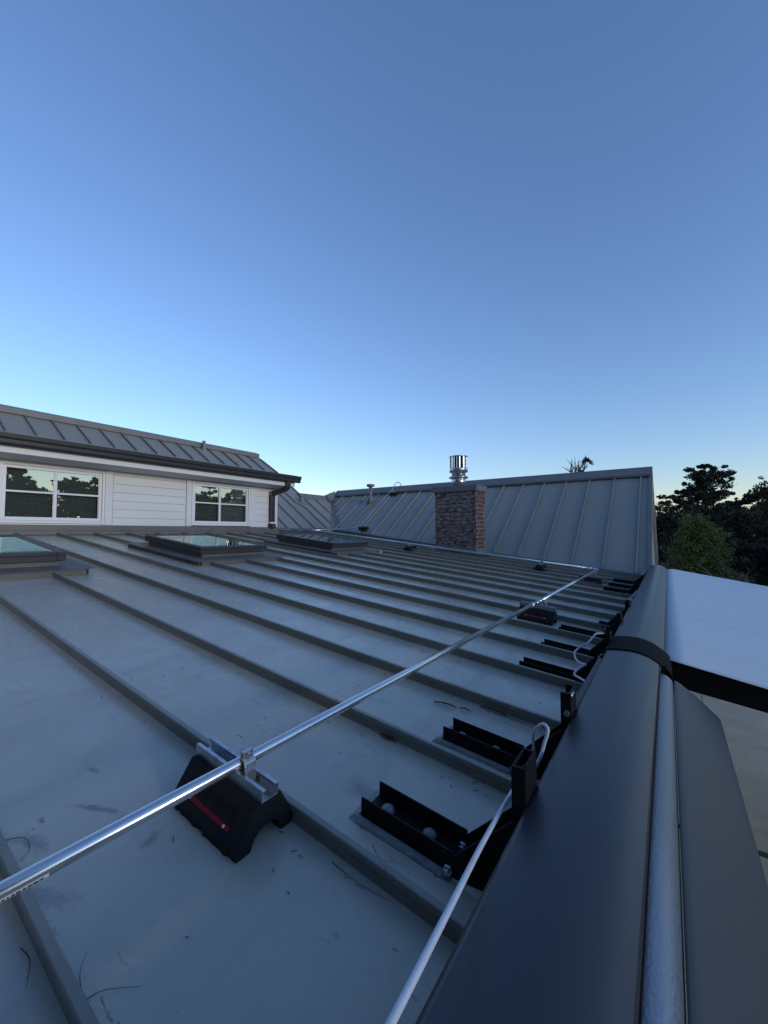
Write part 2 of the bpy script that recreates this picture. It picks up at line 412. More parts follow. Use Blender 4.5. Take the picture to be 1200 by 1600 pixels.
def seam_piece(b, y, xa, xb):
    web, bead = 0.0028, 0.0076
    # cross-section (y, h): web, folded bead at the top
    cs = [(-web, 0), (-web, 0.026), (-bead, 0.0275), (-bead, 0.0385), (-0.0055, 0.040), (0.0055, 0.040), (bead, 0.0385), (bead, 0.030), (web, 0.0285), (web, 0)]
    n = max(2, int(abs(xb - xa) / 0.3)); rings = []
    for i in range(n + 1):
        x = xa + (xb - xa) * i / n
        wob = 0.0012 * mnoise.noise(Vector((x * 2.1, y * 9, 3)))
        rings.append([(x, y + wob + q[0], zp(x) + q[1]) for q in cs])
    o = len(b.v); c = len(cs)
    for r_ in rings: b.v += r_
    for i in range(n):
        for j in range(c):
            j2 = (j + 1) % c
            b.f.append((o + i * c + j, o + i * c + j2, o + (i + 1) * c + j2, o + (i + 1) * c + j)); b.sm.append(False)
    b.f.append(tuple(o + j for j in range(c))); b.sm.append(False)
    b.f.append(tuple(o + n * c + j for j in reversed(range(c)))); b.sm.append(False)
for k in range(K0, K1 + 1):
    y = seam_y[k]; b = MB(); cuts = []
    for nm, cx, cyy in SKY:
        if abs(y - cyy) < SFY: cuts = [(SFX0, SFX1)]
    xl = xend(y) + 0.01; xr = XE - 0.004
    if 6.55 < y < 7.12: cuts.append((-3.62, -2.60))       # chimney
    if y > 6.9:
        # the rib runs under the wing roof where the wing plane is lower than the low roof
        xr = min(xr, -(WZ0 + WSL * (y - WY0) + H0) / TS + 0.0)
        if xr < xl + 0.2: continue
    xa = xl
    for c0, c1 in cuts:
        if c0 > xa: seam_piece(b, y, xa, c0 - 0.004)
        xa = c1 + 0.004
    if xa < xr - 0.05: seam_piece(b, y, xa, xr)
    b.build('roof_seam', m_seam_shaded, roof)
# eave trim, wall below, closing slab underneath
MB().prism([(XE - 0.002, zp(XE) - 0.004), (XE + 0.014, zp(XE) - 0.006), (XE + 0.012, zp(XE) - 0.17), (XE - 0.008, zp(XE) - 0.17)], 'y', seam_y[K0], 6.93).build('eave_fascia', m_trim, roof)
MB().prism([(RX0 - .05, zp(RX0 - .05) - 0.006), (XE - 0.01, zp(XE) - 0.006), (XE - 0.01, zp(XE) - 0.16), (RX0 - .05, zp(RX0 - .05) - 0.16)], 'y', seam_y[K0], 7.9).build('roof_deck', m_dark, roof)
MB().box(-6.9, XE - 0.05, seam_y[K0], 6.9, GZ, zp(XE) - 0.17).build('lower_wall', m_stucco, roof)
# flashing along the upper storey
MB().prism([(XW + 0.07, zp(XW) + 0.001), (XW + 0.069, zs(XW) + 0.006), (XW + 0.035, zs(XW) + 0.012), (XW + 0.034, 0.088), (XW + 0.01, 0.092), (XW - 0.01, 0.09), (XW - 0.01, zp(XW) + 0.001)], 'y', seam_y[K0], 5.46).build('wall_flashing', m_flash, roof)
MB().prism([(RX0 + 0.08, zp(RX0) + 0.001), (RX0 + 0.079, zs(RX0) + 0.006), (RX0 + 0.03, zs(RX0) + 0.02), (RX0 - 0.1, zs(RX0) + 0.03), (RX0 - 0.1, zp(RX0) + 0.001)], 'y', 5.48, 7.85).build('transition_flashing', m_flash, roof)

# ------------------------------------------------------------------ skylights
def skylight(loc, label):
    t = thing('skylight', label, 'skylight', loc, ROOFROT, 'skylights in a row on the low metal roof')
    L0, L1, W = -0.60, 0.575, 0.40           # local x is down the slope, z the roof normal
    # flange apron lying on the ribs
    a = MB()
    a.hexa([(L0 - .17, -W - .14, .0425), (L1 + .19, -W - .14, .0425), (L1 + .19, W + .14, .0425), (L0 - .17, W + .14, .0425),
            (L0 - .17, -W - .14, .0455), (L1 + .19, -W - .14, .0455), (L1 + .19, W + .14, .0455), (L0 - .17, W + .14, .0455)])
    a.build('flange', m_flash, t, local=True)
    e = MB().box(L1 + .165, L1 + .178, -W - .09, W + .08, .001, .041)
    e.box(L0 - .16, L1 + .16, -W - .105, -W - .095, .001, .041); e.box(L0 - .16, L1 + .16, W + .095, W + .105, .001, .041)
    e.build('closure_strip', m_flash, t, local=True)
    c = MB()
    for (x0, x1, y0, y1) in ((L0 + .03, L1 - .03, -W + .03, -W + .055), (L0 + .03, L1 - .03, W - .055, W - .03), (L0 + .03, L0 + .055, -W + .056, W - .056), (L1 - .055, L1 - .03, -W + .056, W - .056)):
        c.box(x0, x1, y0, y1, .046, .082)
    c.build('curb', m_flash, t, local=True)
    f = MB(); zt, zb = .155, .083
    for (x0, x1, y0, y1) in ((L0, L1, -W, -W + .055), (L0, L1, W - .055, W), (L0, L0 + .055, -W + .0551, W - .0551), (L1 - .055, L1, -W + .0551, W - .0551)):
        f.box(x0, x1, y0, y1, zb, zt)
    f.build('frame', m_skyframe, t, local=True, bevel=.005)
    gr = MB()
    for (x0, x1, y0, y1) in ((L0 - .002, L1 + .002, -W - .002, -W), (L0 - .002, L1 + .002, W, W + .002), (L1, L1 + .002, -W, W)):
        gr.box(x0, x1, y0, y1, .126, .130)
    gr.build('weather_strip', m_steelblk, t, local=True)
    MB().box(L0 + .053, L1 - .053, -W + .053, W - .053, .140, .150).build('pane', m_skyglass, t, local=True)
    MB().box(L0 + .06, L1 - .06, -W + .06, W - .06, -.10, .05).build('shaft', m_soffit, t, local=True)
    return t
labs = {'near': 'skylight cut by the left edge of the picture, closest to the two-pane window wall',
        'mid': 'whole skylight with pale glass in front of the smaller upstairs window',
        'far': 'farthest skylight, beyond the drainpipe corner of the white wall'}
s0 = skylight((SKY[0][1], SKY[0][2], zp(SKY[0][1])), labs['near'])
for nm, cx, cyy in SKY[1:]:
    copy_thing(s0, (cx, cyy, zp(cx)), ROOFROT, labs[nm])

# ------------------------------------------------------------------ white upper storey
us = thing('upper_storey', 'white boarded upper storey with two windows under a grey metal roof', 'building', (XW - 1.5, 2.5, 0.1))
YL, YR = -1.2, 5.45
# wall pieces round the window openings
WN = [(1.285, 2.385), (3.655, 4.79)]          # casings outer y
def wallbox(y0, y1, z0, z1): return MB().box(XW - 0.16, XW - 0.02, y0, y1, z0, z1).build('wall_backing', m_white, us)
wallbox(YL, WN[0][0], -.3, 0.95); wallbox(WN[0][1], WN[1][0], -.3, .95); wallbox(WN[1][1], YR - .02, -.3, .95)
for a, b_ in WN: wallbox(a, b_, -.3, 0.085); wallbox(a, b_, .85, .95)
MB().box(XW - 3.2, XW - 0.17, YR - .10, YR - .02, -.3, 1.0).build('end_wall', m_white, us)
MB().box(XW - 3.2, XW - 0.17, YL, YL + .08, -.3, 1.0).build('end_wall', m_white, us)
# siding boards
zb = [0.093] + [0.083 + 0.121 * i for i in range(1, 7)] + [0.86]
segs = [(YL, WN[0][0] - .105), (WN[0][1] + .105, WN[1][0] - .012 - .085), (WN[1][1] + .15, YR - .088)]
for (a, b_) in segs:
    for i in range(7):
        z0, z1 = zb[i], zb[i + 1] - 0.007
        dx = random.uniform(-.0015, .0015)
        MB().prism([(XW - 0.03, z0), (XW - 0.001 + dx, z0), (XW - 0.004 + dx, z1), (XW - 0.03, z1)], 'y', a + .003, b_ - .003).build('siding_board', m_white, us)
# trim boards
for (a, b_) in ((WN[0][1] + .004, WN[0][1] + .10), (WN[1][0] - .092, WN[1][0] - .004), (WN[1][1] + .004, WN[1][1] + .145), (YR - .085, YR), (WN[0][0] - .10, WN[0][0] - .004)):
    MB().box(XW - .03, XW + .010, a, b_, .094, .862).build('trim_board', m_white, us, bevel=.003)
MB().box(XW - .03, XW + .008, YL, WN[0][1] + .22, .0935, .104).build('trim_board', m_white, us)
def window(y0, y1, ym):
    f = MB(); z0, z1 = .108, .845; fx0, fx1 = XW - .07, XW + .012
    f.box(fx0, fx1, y0, y0 + .03, z0, z1); f.box(fx0, fx1, y1 - .03, y1, z0, z1)
    f.box(fx0, fx1, y0 + .0301, y1 - .0301, z0, z0 + .035); f.box(fx0, fx1, y0 + .0301, y1 - .0301, z1 - .03, z1)
    fr = f.build('window', m_vinyl, us, bevel=.003)
    a0, a1, b0, b1 = y0 + .032, y1 - .032, z0 + .037, z1 - .032
    s = MB(); sx0, sx1 = XW - .055, XW - .008
    s.box(sx0, sx1, a0, a0 + .035, b0, b1); s.box(sx0, sx1, a1 - .035, a1, b0, b1)
    s.box(sx0, sx1, a0 + .0351, a1 - .0351, b0, b0 + .04); s.box(sx0, sx1, a0 + .0351, a1 - .0351, b1 - .035, b1)
    s.box(sx0, sx1 - .004, ym - .018, ym + .018, b0 + .0401, b1 - .0351)
    s.build('sash', m_vinyl, fr, bevel=.003)
    zm = .497
    m = MB(); m.box(XW - .036, XW - .014, a0 + .0352, ym - .0182, zm - .011, zm + .011); m.box(XW - .036, XW - .014, ym + .0182, a1 - .0352, zm - .011, zm + .011)
    m.build('glazing_bar', m_vinyl, fr)
    for (pa, pb) in ((a0 + .034, ym - .017), (ym + .017, a1 - .034)):
        for (qa, qb) in ((b0 + .039, zm - .010), (zm + .010, b1 - .034)):
            MB().box(XW - .034, XW - .028, pa, pb, qa, qb).build('pane', m_glass, fr)
    # pleated shade a few centimetres behind the glass
    prof = []; z = b0 + .03; k = 0
    while z < b1 - .02:
        prof.append((XW - .095 - (0.012 if k % 2 else 0), z)); z += .0125; k += 1
    MB().sheet(prof, 'y', a0 + .03, a1 - .03, .002, False).build('pleated_shade', m_shade, fr)
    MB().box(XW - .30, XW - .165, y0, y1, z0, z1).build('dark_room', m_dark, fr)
    return fr
window(WN[0][0], WN[0][1], 1.832); window(WN[1][0], WN[1][1], 4.18)
# eave: soffit, fascia, gutter
EX = -6.05; YE = 5.62
MB().prism([(XW - .02, .865), (EX - .03, .905), (EX - .03, .935), (XW - .02, .95)], 'y', YL, YE - .08).build('soffit', m_soffit, us)
MB().box(EX - .028, EX, YL, YE - .07, .893, 1.09).build('fascia_board', m_white, us, bevel=.003)
gp = [(EX + .004, 1.105), (EX + .004, .975), (EX + .07, .968), (EX + .088, .99), (EX + .092, 1.03), (EX + .112, 1.05), (EX + .118, 1.095), (EX + .106, 1.098), (EX + .098, 1.055), (EX + .080, 1.036), (EX + .076, .996), (EX + .064, .98), (EX + .012, .986), (EX + .012, 1.105)]
gu = MB().prism(gp, 'y', YL, YE).build('gutter', m_gutter, us)
MB().prism(gp[:7], 'y', YE - .004, YE + .002).build('gutter_end_cap', m_gutter, gu)
# downpipe: outlet, sloped elbow, vertical run, shoe
dp = MB()
def rectpath(b, pts, wy, wx):
    for i in range(len(pts) - 1):
        (x0, y0, z0), (x1, y1, z1) = pts[i], pts[i + 1]
        if abs(z1 - z0) > max(abs(x1 - x0), abs(y1 - y0)):
            b.hexa([(x1 - wx, y1 - wy, z1), (x1 + wx, y1 - wy, z1), (x1 + wx, y1 + wy, z1), (x1 - wx, y1 + wy, z1), (x0 - wx, y0 - wy, z0), (x0 + wx, y0 - wy, z0), (x0 + wx, y0 + wy, z0), (x0 - wx, y0 + wy, z0)])
        else:
            b.hexa([(x1 - wx, y1 - wy, z1 - .035), (x0 - wx, y0 - wy, z0 - .035), (x0 - wx, y0 + wy, z0 - .035), (x1 - wx, y1 + wy, z1 - .035), (x1 - wx, y1 - wy, z1 + .035), (x0 - wx, y0 - wy, z0 + .035), (x0 - wx, y0 + wy, z0 + .035), (x1 - wx, y1 + wy, z1 + .035)])
rectpath(dp, [(EX + .05, 5.33, .975), (EX + .05, 5.33, .88)], .042, .03)
dp.hexa([(EX + .02, 5.29, .80), (EX + .08, 5.29, .86), (EX + .08, 5.37, .86), (EX + .02, 5.37, .80), (EX + .02, 5.29, .885), (EX + .08, 5.29, .90), (EX + .08, 5.37, .90), (EX + .02, 5.37, .885)])
dp.hexa([(XW + .03, 5.235, .70), (EX + .03, 5.29, .80), (EX + .03, 5.37, .80), (XW + .03, 5.325, .70), (XW + .03, 5.235, .79), (EX + .03, 5.29, .885), (EX + .03, 5.37, .885), (XW + .03, 5.325, .79)])
dp.box(XW + .015, XW + .075, 5.235, 5.335, .155, .79)
dpo = dp.build('downpipe', m_gutter, us, bevel=.004)
MB().box(XW + .012, XW + .078, 5.232, 5.338, .73, .765).build('pipe_band', m_pvc, dpo)
MB().box(XW + .012, XW + .078, 5.232, 5.338, .165, .195).build('pipe_band', m_vinyl, dpo)
MB().hexa([(XW + .0, 5.22, .085), (XW + .11, 5.25, .075), (XW + .11, 5.345, .075), (XW + .0, 5.345, .085), (XW + .0, 5.225, .16), (XW + .09, 5.24, .155), (XW + .09, 5.34, .155), (XW + .0, 5.34, .16)]).build('pipe_shoe', m_gutter, dpo)
# roof over the upper storey: pans, ribs, cap; flat deck behind the cap
UX0, UZ0, UX1, UZ1 = EX + .045, 1.105, -6.60, 1.468
us_seams = [5.065 - .2735 * k for k in range(0, 23)]
usl = (UZ1 - UZ0) / (UX0 - UX1)
ua = math.atan(usl); un = Vector((math.sin(ua), 0, math.cos(ua)))
for i in range(len(us_seams) - 1):
    b, a = us_seams[i], us_seams[i + 1]
    MB().prism([(UX0, UZ0), (UX1, UZ1), (UX1, UZ1 - .02), (UX0, UZ0 - .012)], 'y', a, b).build('roof_panel', m_wing, us)
for y in us_seams[1:]:
    p0, p1 = Vector((UX0 - .03, y, UZ0 + .03 * usl)), Vector((UX1, y, UZ1))
    ww = Vector((0, .007, 0)); hh = un * .026
    MB().hexa([p0 - ww, p0 + ww, p1 + ww, p1 - ww, p0 - ww + hh, p0 + ww + hh, p1 + ww + hh, p1 - ww + hh]).build('roof_seam', m_trim, us)
y = us_seams[0]; p0, p1 = Vector((UX0, y, UZ0)), Vector((UX1 + .06, y, UZ1 - .04)); ww = Vector((0, .018, 0)); hh = un * .022; dn = Vector((0, 0, -.06))
MB().hexa([p0 - ww + dn, p0 + ww + dn, p1 + ww + dn, p1 - ww + dn, p0 - ww + hh, p0 + ww + hh, p1 + ww + hh, p1 - ww + hh]).build('rake_trim', m_trim, us)
MB().box(XW - 2.9, EX - .03, YL, YE - .09, 1.02, 1.10).build('roof_deck', m_dark, us)
MB().box(EX - .35, EX + .02, 5.10, YE - .03, 1.101, 1.116).build('eave_sheet', m_gutter, us)
MB().prism([(UX1 + .05, UZ1 - .015), (UX1 + .055, UZ1 + .062), (UX1 - .06, UZ1 + .10), (UX1 - .16, UZ1 + .05), (UX1 - .16, UZ1 - .03)], 'y', YL, 5.075).build('ridge_cap', m_trim, us, bevel=.004)
MB().prism([(UX1 - .1, UZ1 + .03), (-9.6, UZ1 + .02), (-9.6, 1.101), (UX1 - .1, 1.101)], 'y', YL, 4.92).build('roof_deck', m_dark, us)
# vent stacks through that roof
vp = thing('vent_pipe', 'short thin grey vent pipe on the roof above the white wall', 'vent pipe', (-6.5, 3.877, 1.36))
MB().lathe(-6.5, 3.877, [(.027, 1.33), (.027, 1.565)], 14).build('pipe', m_pvc, vp)
MB().lathe(-6.5, 3.877, [(.07, 1.355), (.05, 1.40), (.034, 1.43), (.030, 1.45)], 16).build('boot', m_pvc, vp)
sn = thing('roof_vent', 'tiny stub vent just above the gutter of the upper storey', 'vent', (-6.2, 4.34, 1.2))
MB().box(-6.235, -6.185, 4.325, 4.365, 1.19, 1.245).build('hood', m_pvc, sn, bevel=.008)
MB().box(-6.25, -6.17, 4.315, 4.375, 1.17, 1.20).build('base', m_pvc, sn)

# ------------------------------------------------------------------ wing with the big pitched roof (faces the camera)
wn = thing('house_wing', 'house wing with steep grey standing seam roof running behind the chimney', 'building', (-4, 9.4, GZ))
wnrm = Vector((0, -math.sin(WANG), math.cos(WANG)))
XG = -0.225
wx = [XG] + [-0.39 - 0.4475 * k for k in range(19)]
def ybase(x):   # where the wing seam-top plane meets the low roof
    return WY0 + (zs(x) - WZ0) / WSL
def yvalley(x): # plan line of the valley with the side wing
    # zw(y) = zr(x)
    return WY0 + (zr(x) - WZ0) / WSL
XV0 = -7.12     # valley foot
def lowy(x): return ybase(x) - .06 if x > XV0 else yvalley(x)
pan = lambda y: zw(y) - .030 / math.cos(WANG)
for i in range(len(wx) - 1):
    xb, xa = wx[i], wx[i + 1]
    if xa < -8.36: xa = -8.36
    if xb <= -8.36: break
    xm = (xa + xb) / 2
    ylb, yla = lowy(xb), lowy(xa)
    top = RY
    vv = [(xa, yla, pan(yla)), (xb, ylb, pan(ylb)), (xb, top, pan(top)), (xa, top, pan(top))]
    b = MB(); n = 10; P = []
    for q in range(n + 1):
        u = q / n
        for r_ in range(4):
            t = r_ / 3
            x = xa + (xb - xa) * t; y0 = yla + (ylb - yla) * t; y = y0 + (top - y0) * u
            P.append((x, y, pan(y) + (0.0012 * mnoise.noise(Vector((x * 3, y * 1.5, 5))) if r_ in (1, 2) else 0)))
    F = [(q * 4 + r_, q * 4 + r_ + 1, (q + 1) * 4 + r_ + 1, (q + 1) * 4 + r_) for q in range(n) for r_ in range(3)]
    b.add(P, F, True).build('roof_panel', m_wing, wn)
def slope_bar(x0, x1, ya, yb, h, drop=0.0):
    pts = []
    a, c = Vector((0, ya, pan(ya))), Vector((0, yb, pan(yb)))
    hh = wnrm * h; dd = wnrm * drop
    return [Vector((x0, 0, 0)) + a - dd, Vector((x1, 0, 0)) + a - dd, Vector((x1, 0, 0)) + c - dd, Vector((x0, 0, 0)) + c - dd,
            Vector((x0, 0, 0)) + a + hh, Vector((x1, 0, 0)) + a + hh, Vector((x1, 0, 0)) + c + hh, Vector((x0, 0, 0)) + c + hh]
for x in wx[1:]:
    if x < -8.3: break
    ya = ybase(x) + .035 if x > XV0 else yvalley(x) + .10
    if ya > RY - .15: break
    b = MB().hexa(slope_bar(x - .006, x + .006, ya, RY - .06, .022))
    b.hexa([p for p in slope_bar(x - .012, x + .012, ya, RY - .06, .034, -.0222)])
    b.build('roof_seam', m_wseam, wn)
# foot flashing along the low roof
fb = MB()
for (xa, xb) in ((-7.1, -3.53), (-2.69, XG)):
    fb.add([(xa, ybase(xa) - .07, zs(xa) + .004), (xb, ybase(xb) - .07, zs(xb) + .004), (xb, ybase(xb) + .05, pan(ybase(xb) + .05) + .006), (xa, ybase(xa) + .05, pan(ybase(xa) + .05) + .006)], [(0, 1, 2, 3)])
    fb.add([(xa, ybase(xa) - .07, zs(xa) + .004), (xb, ybase(xb) - .07, zs(xb) + .004), (xb, ybase(xb) - .072, zp(xb)), (xa, ybase(xa) - .072, zp(xa))], [(0, 1, 2, 3)])
fb.build('foot_flashing', m_trim, wn)
# ridge cap: front and back leaf with an upstand
def ridge(z_off, y_c):
    zt = zw(RY)
    return [(RY - .17, zw(RY - .17) + .004), (RY - .175, zw(RY - .17) + .045), (RY - .02, zt + .082), (RY + .02, zt + .082), (RY + .175, zw(RY - .17) + .045), (RY + .17, zw(RY - .17) + .004), (RY, zt - .03)]
rc = MB().prism(ridge(0, RY), 'x', -8.36, XG + .02).build('ridge_cap', m_trim, wn, bevel=.004)
# back slope and gable wall
yb_ = 11.9
MB().add([(-8.36, RY, pan(RY)), (XG, RY, pan(RY)), (XG, yb_, pan(RY) - WSL * (yb_ - RY)), (-8.36, yb_, pan(RY) - WSL * (yb_ - RY))], [(0, 1, 2, 3)]).build('back_slope', m_wing, wn)
gz = zw(6.98) - .1
MB().prism([(6.98, GZ), (6.98, gz), (RY, zw(RY) - .12), (yb_ - .05, gz), (yb_ - .05, GZ)], 'x', XG - .12, XG - .03).build('gable_wall', m_beige, wn)
MB().box(-8.3, XG - .13, 7.9, yb_ - .06, GZ, -.2).build('wall_backing', m_beige, wn)
# rake trims on both slopes
q = slope_bar(XG - .035, XG + .022, 6.93, RY + .0, .036, .16)
MB().hexa(q).build('rake_trim', m_trim, wn, bevel=.003)
def back(p): return Vector((p.x, 2 * RY - p.y, p.z))
q = [back(p) for p in slope_bar(XG - .03, XG + .022, 6.93, RY - .004, .036, .16)]
MB().hexa(q).build('rake_trim', m_beige, wn)
q = [back(p) for p in slope_bar(XG - .028, XG + .006, 6.96, RY - .1, -.161, .26)]
MB().hexa(q).build('rake_fascia', m_beige, wn)
# vent stack with cap on the wing roof
v2 = thing('vent_stack', 'grey plumbing vent with a flat cap on the steep wing roof', 'vent pipe', (-6.72, 8.95, .80))
MB().lathe(-6.72, 8.95, [(.045, .78), (.045, 1.24)], 16).build('pipe', m_pvc, v2)
MB().lathe(-6.72, 8.95, [(.11, .76), (.085, .93), (.055, .99), (.05, 1.01)], 18).build('boot', m_pvc, v2)
MB().lathe(-6.72, 8.95, [(.05, 1.235), (.10, 1.255), (.112, 1.27), (.112, 1.315), (.10, 1.32)], 20).build('cap', m_pvc, v2)

# ------------------------------------------------------------------ side wing roof beyond the corner of the white wall
sw = thing('side_wing', 'grey ribbed roof slope between the white corner and the valley', 'building', (-8.2, 7.3, GZ))
RK = 7.98; RRX = -8.44             # rake where the tall part stops; ridge line of the low part
def rpan(x): return zr(x) - .02
def yv(x): return WY0 + (zr(x) - WZ0) / WSL
sy = [5.30] + [7.19 - .437 * k for k in (4, 3, 2, 1, 0)] + [7.627, 8.06, 8.50, 8.93, 9.3]
edges = [5.2] + [7.19 - .437 * 4, 7.19 - .437 * 3, 7.19 - .437 * 2, 7.19 - .437, 7.19, 7.627, RK, 8.42, 8.86, 9.2]
def xbot(y):    # foot of the side roof at row y: eave line, or the valley
    if y <= yv(RX0): return RX0
    return RX0 - ((WZ0 + WSL * (y - WY0)) - RZ0) / RSL
for i in range(len(edges) - 1):
    a, b_ = edges[i], edges[i + 1]
    xt = -9.6 if b_ <= RK + .001 else RRX
    xa0, xb0 = xbot(a), xbot(b_)
    if xb0 < xt: xb0 = xt + .001
    if xa0 < xt: break
    MB().add([(xa0, a, rpan(xa0)), (xb0, b_, rpan(xb0)), (xt, b_, rpan(xt)), (xt, a, rpan(xt))], [(0, 1, 2, 3)]).build('roof_panel', m_wing, sw)
rn = Vector((math.sin(math.atan(RSL)), 0, math.cos(math.atan(RSL))))
def rbar(y, xa, xb, wd, h, lift=0.0):
    p0, p1 = Vector((xa, y, rpan(xa))) + rn * lift, Vector((xb, y, rpan(xb))) + rn * lift
    ww = Vector((0, wd, 0)); hh = rn * h
    return [p0 - ww, p0 + ww, p1 + ww, p1 - ww, p0 - ww + hh, p0 + ww + hh, p1 + ww + hh, p1 - ww + hh]
for y in edges[1:]:
    if abs(y - 8.86) > .2 and y < 9.1:
        xa = xbot(y) - (.03 if xbot(y) == RX0 else .12)
        xt = -9.6 if y <= RK + .001 else RRX
        if abs(y - 7.627) < .01:      # this rib jogs round the small hood
            b = MB().hexa(rbar(y, xa, -7.93, .008, .03))
            b.hexa(rbar(y - .16, -8.12, xt, .008, .03))
            j0, j1 = Vector((-7.93, y, rpan(-7.93))), Vector((-8.12, y - .16, rpan(-8.12))); hh = rn * .03; ww = Vector((0.006, .008, 0))
            b.hexa([j0 - ww, j0 + ww, j1 + ww, j1 - ww, j0 - ww + hh, j0 + ww + hh, j1 + ww + hh, j1 - ww + hh])
            b.build('roof_seam', m_trim, sw)
        elif xa > xt + .1:
            MB().hexa(rbar(y, xa, xt, .008 if abs(y - RK) > .01 else .02, .03)).build('roof_seam' if abs(y - RK) > .01 else 'rake_trim', m_trim, sw)
MB().prism([(RRX + .12, rpan(RRX + .12) + .004), (RRX + .12, rpan(RRX + .12) + .045), (RRX + .02, rpan(RRX) + .085), (RRX - .06, rpan(RRX) + .085), (RRX - .12, rpan(RRX))], 'y', RK - .10, 9.0).build('ridge_cap', m_trim, sw, bevel=.003)
# cap climbing from the low ridge up to the wing ridge, and the valley pan
z0r, z1r = rpan(RRX) + .085, zw(RY) + .082
MB().hexa([(RRX + .20, 8.94, z0r - .20), (RRX - .14, 8.94, z0r - .12), (-8.50, RY + .06, z1r - .16), (-8.26, RY - .24, z1r - .30),
           (RRX + .10, 8.94, z0r - .004), (RRX - .06, 8.94, z0r), (-8.46, RY + .02, z1r), (-8.32, RY - .17, z1r - .045)]).build('ridge_cap', m_trim, sw)
vb = MB(); x0, x1 = RX0 - .02, RRX + .05
y0, y1 = yv(x0), yv(x1)
lift = .012
vb.add([(x0, y0, zw(y0) + lift - .03), (x1, y1, zw(y1) + lift - .03), (x1 + .13, y1 + .0, rpan(x1 + .13) + lift), (x0 + .0, y0 - .15, rpan(x0) + lift)], [(0, 1, 2, 3)])
vb.add([(x0, y0, zw(y0) + lift - .03), (x1, y1, zw(y1) + lift - .03), (x1 + .04, y1 + .14, pan(y1 + .14) + lift), (x0 + .06, y0 + .14, pan(y0 + .14) + lift)], [(0, 1, 2, 3)])
vb.build('valley_flashing', m_trim, sw)
MB().add([(RRX, 5.2, rpan(RRX)), (RRX, RK, rpan(RRX)), (-11, RK, -1.0), (-11, 5.2, -1.0)], [(0, 1, 2, 3)]).build('back_slope', m_dark, sw)
hd = thing('roof_hood', 'little grey vent hood beside the kinked rib left of the valley', 'vent', (-8.2, 7.77, zr(-8.2)))
MB().hexa([(-8.28, 7.70, rpan(-8.28)), (-8.12, 7.70, rpan(-8.12)), (-8.12, 7.84, rpan(-8.12)), (-8.28, 7.84, rpan(-8.28)), (-8.27, 7.72, rpan(-8.27) + .02), (-8.15, 7.72, rpan(-8.15) + .13), (-8.15, 7.82, rpan(-8.15) + .13), (-8.27, 7.82, rpan(-8.27) + .02)]).build('hood', m_pvc, hd, bevel=.01)
MB().hexa([(-8.36, 7.65, rpan(-8.36) + .001), (-8.06, 7.65, rpan(-8.06) + .001), (-8.06, 7.90, rpan(-8.06) + .001), (-8.36, 7.90, rpan(-8.36) + .001), (-8.36, 7.65, rpan(-8.36) + .006), (-8.06, 7.65, rpan(-8.06) + .006), (-8.06, 7.90, rpan(-8.06) + .006), (-8.36, 7.90, rpan(-8.36) + .006)]).build('flange', m_pvc, hd)

# ------------------------------------------------------------------ chimney
CX0, CX1, CY0, CY1 = -3.503, -2.713, 6.65, 7.08
ch = thing('brick_chimney', 'square red brick chimney with mortar-smeared face and grey metal cap', 'chimney', ((CX0 + CX1) / 2, (CY0 + CY1) / 2, -.4))
CZ0, CZ1, CH = -0.46, 0.722, 0.0737
MB().box(CX0 + .012, CX1 - .012, CY0 + .011, CY1 - .012, CZ0, CZ1).build('mortar_core', m_mortar, ch)
MB().box(CX1 - .0118, CX1 - .007, CY0 + .02, CY1 - .02, CZ0, CZ1 - .001).build('pointing', m_mortar2, ch)
rb = random.Random(3)
def brick_shape(L, D, hgt, seed):
    r_ = random.Random(seed); b = MB(); j = lambda s=.0035: r_.uniform(-s, s)
    x, y, z = L / 2, D / 2, hgt / 2
    b.hexa([(-x + j(), -y + j(), -z + j(.002)), (x + j(), -y + j(), -z + j(.002)), (x + j(), y, -z), (-x + j(), y, -z), (-x + j(), -y + j(), z + j(.002)), (x + j(), -y + j(), z + j(.002)), (x + j(), y, z), (-x + j(), y, z)])
    return b
meshes = {}
def brick(L, mat, mk, loc, rotz):
    v = rb.randrange(4); key = (round(L, 3), mk, v)
    if key not in meshes:
        meshes[key] = brick_shape(L, .07, .0625, hash(key[0]) % 1000 + v * 17).mesh('brick', mat)
    o = bpy.data.objects.new('brick', meshes[key]); COL.objects.link(o); o.parent = ch
    m = Matrix.Translation(loc) @ Matrix.Rotation(rotz, 4, 'Z') @ Matrix.Rotation(rb.uniform(-.008, .008), 4, 'Y')
    o.matrix_local = WM[ch.name].inverted() @ m
    return o
nc = int((CZ1 - CZ0) / CH)
for c in range(nc):
    z = CZ1 - .006 - .0313 - c * CH
    for (fa, fb_, fixed, ax, mat, mk) in ((CX0, CX1, CY0, 'x', m_brick_s, 's'), (CX0, CX1, CY1, 'x', m_brick_s, 's'), (CY0, CY1, CX1, 'y', m_brick_c, 'c'), (CY0, CY1, CX0, 'y', m_brick_s, 's')):
        L = fb_ - fa; full = .2
        pos = fa; first = full if ((c % 2 == 0) == (ax == 'x')) else .095
        if ax == 'y': first = .13 if c % 2 == 0 else .07
        segl = []
        p = fa + (0 if ax == 'x' else .0)
        ln = first
        while p < fb_ - .03:
            ln = min(ln, fb_ - p)
            segl.append((p, ln)); p += ln + .011; ln = full if ax == 'x' else .135
        for (p, ln) in segl:
            ctr = p + ln / 2; dj = rb.uniform(-.002, .003)
            if ax == 'x':
                front = fixed == CY0
                brick(round(ln, 2), mat, mk, (ctr, fixed + (.035 - dj if front else -.035 + dj), z), 0 if front else math.pi)
            else:
                rightf = fixed == CX1
                brick(round(ln, 2), mat, mk, (fixed + (-.035 + dj if rightf else .035 - dj), ctr, z), math.pi / 2 if rightf else -math.pi / 2)
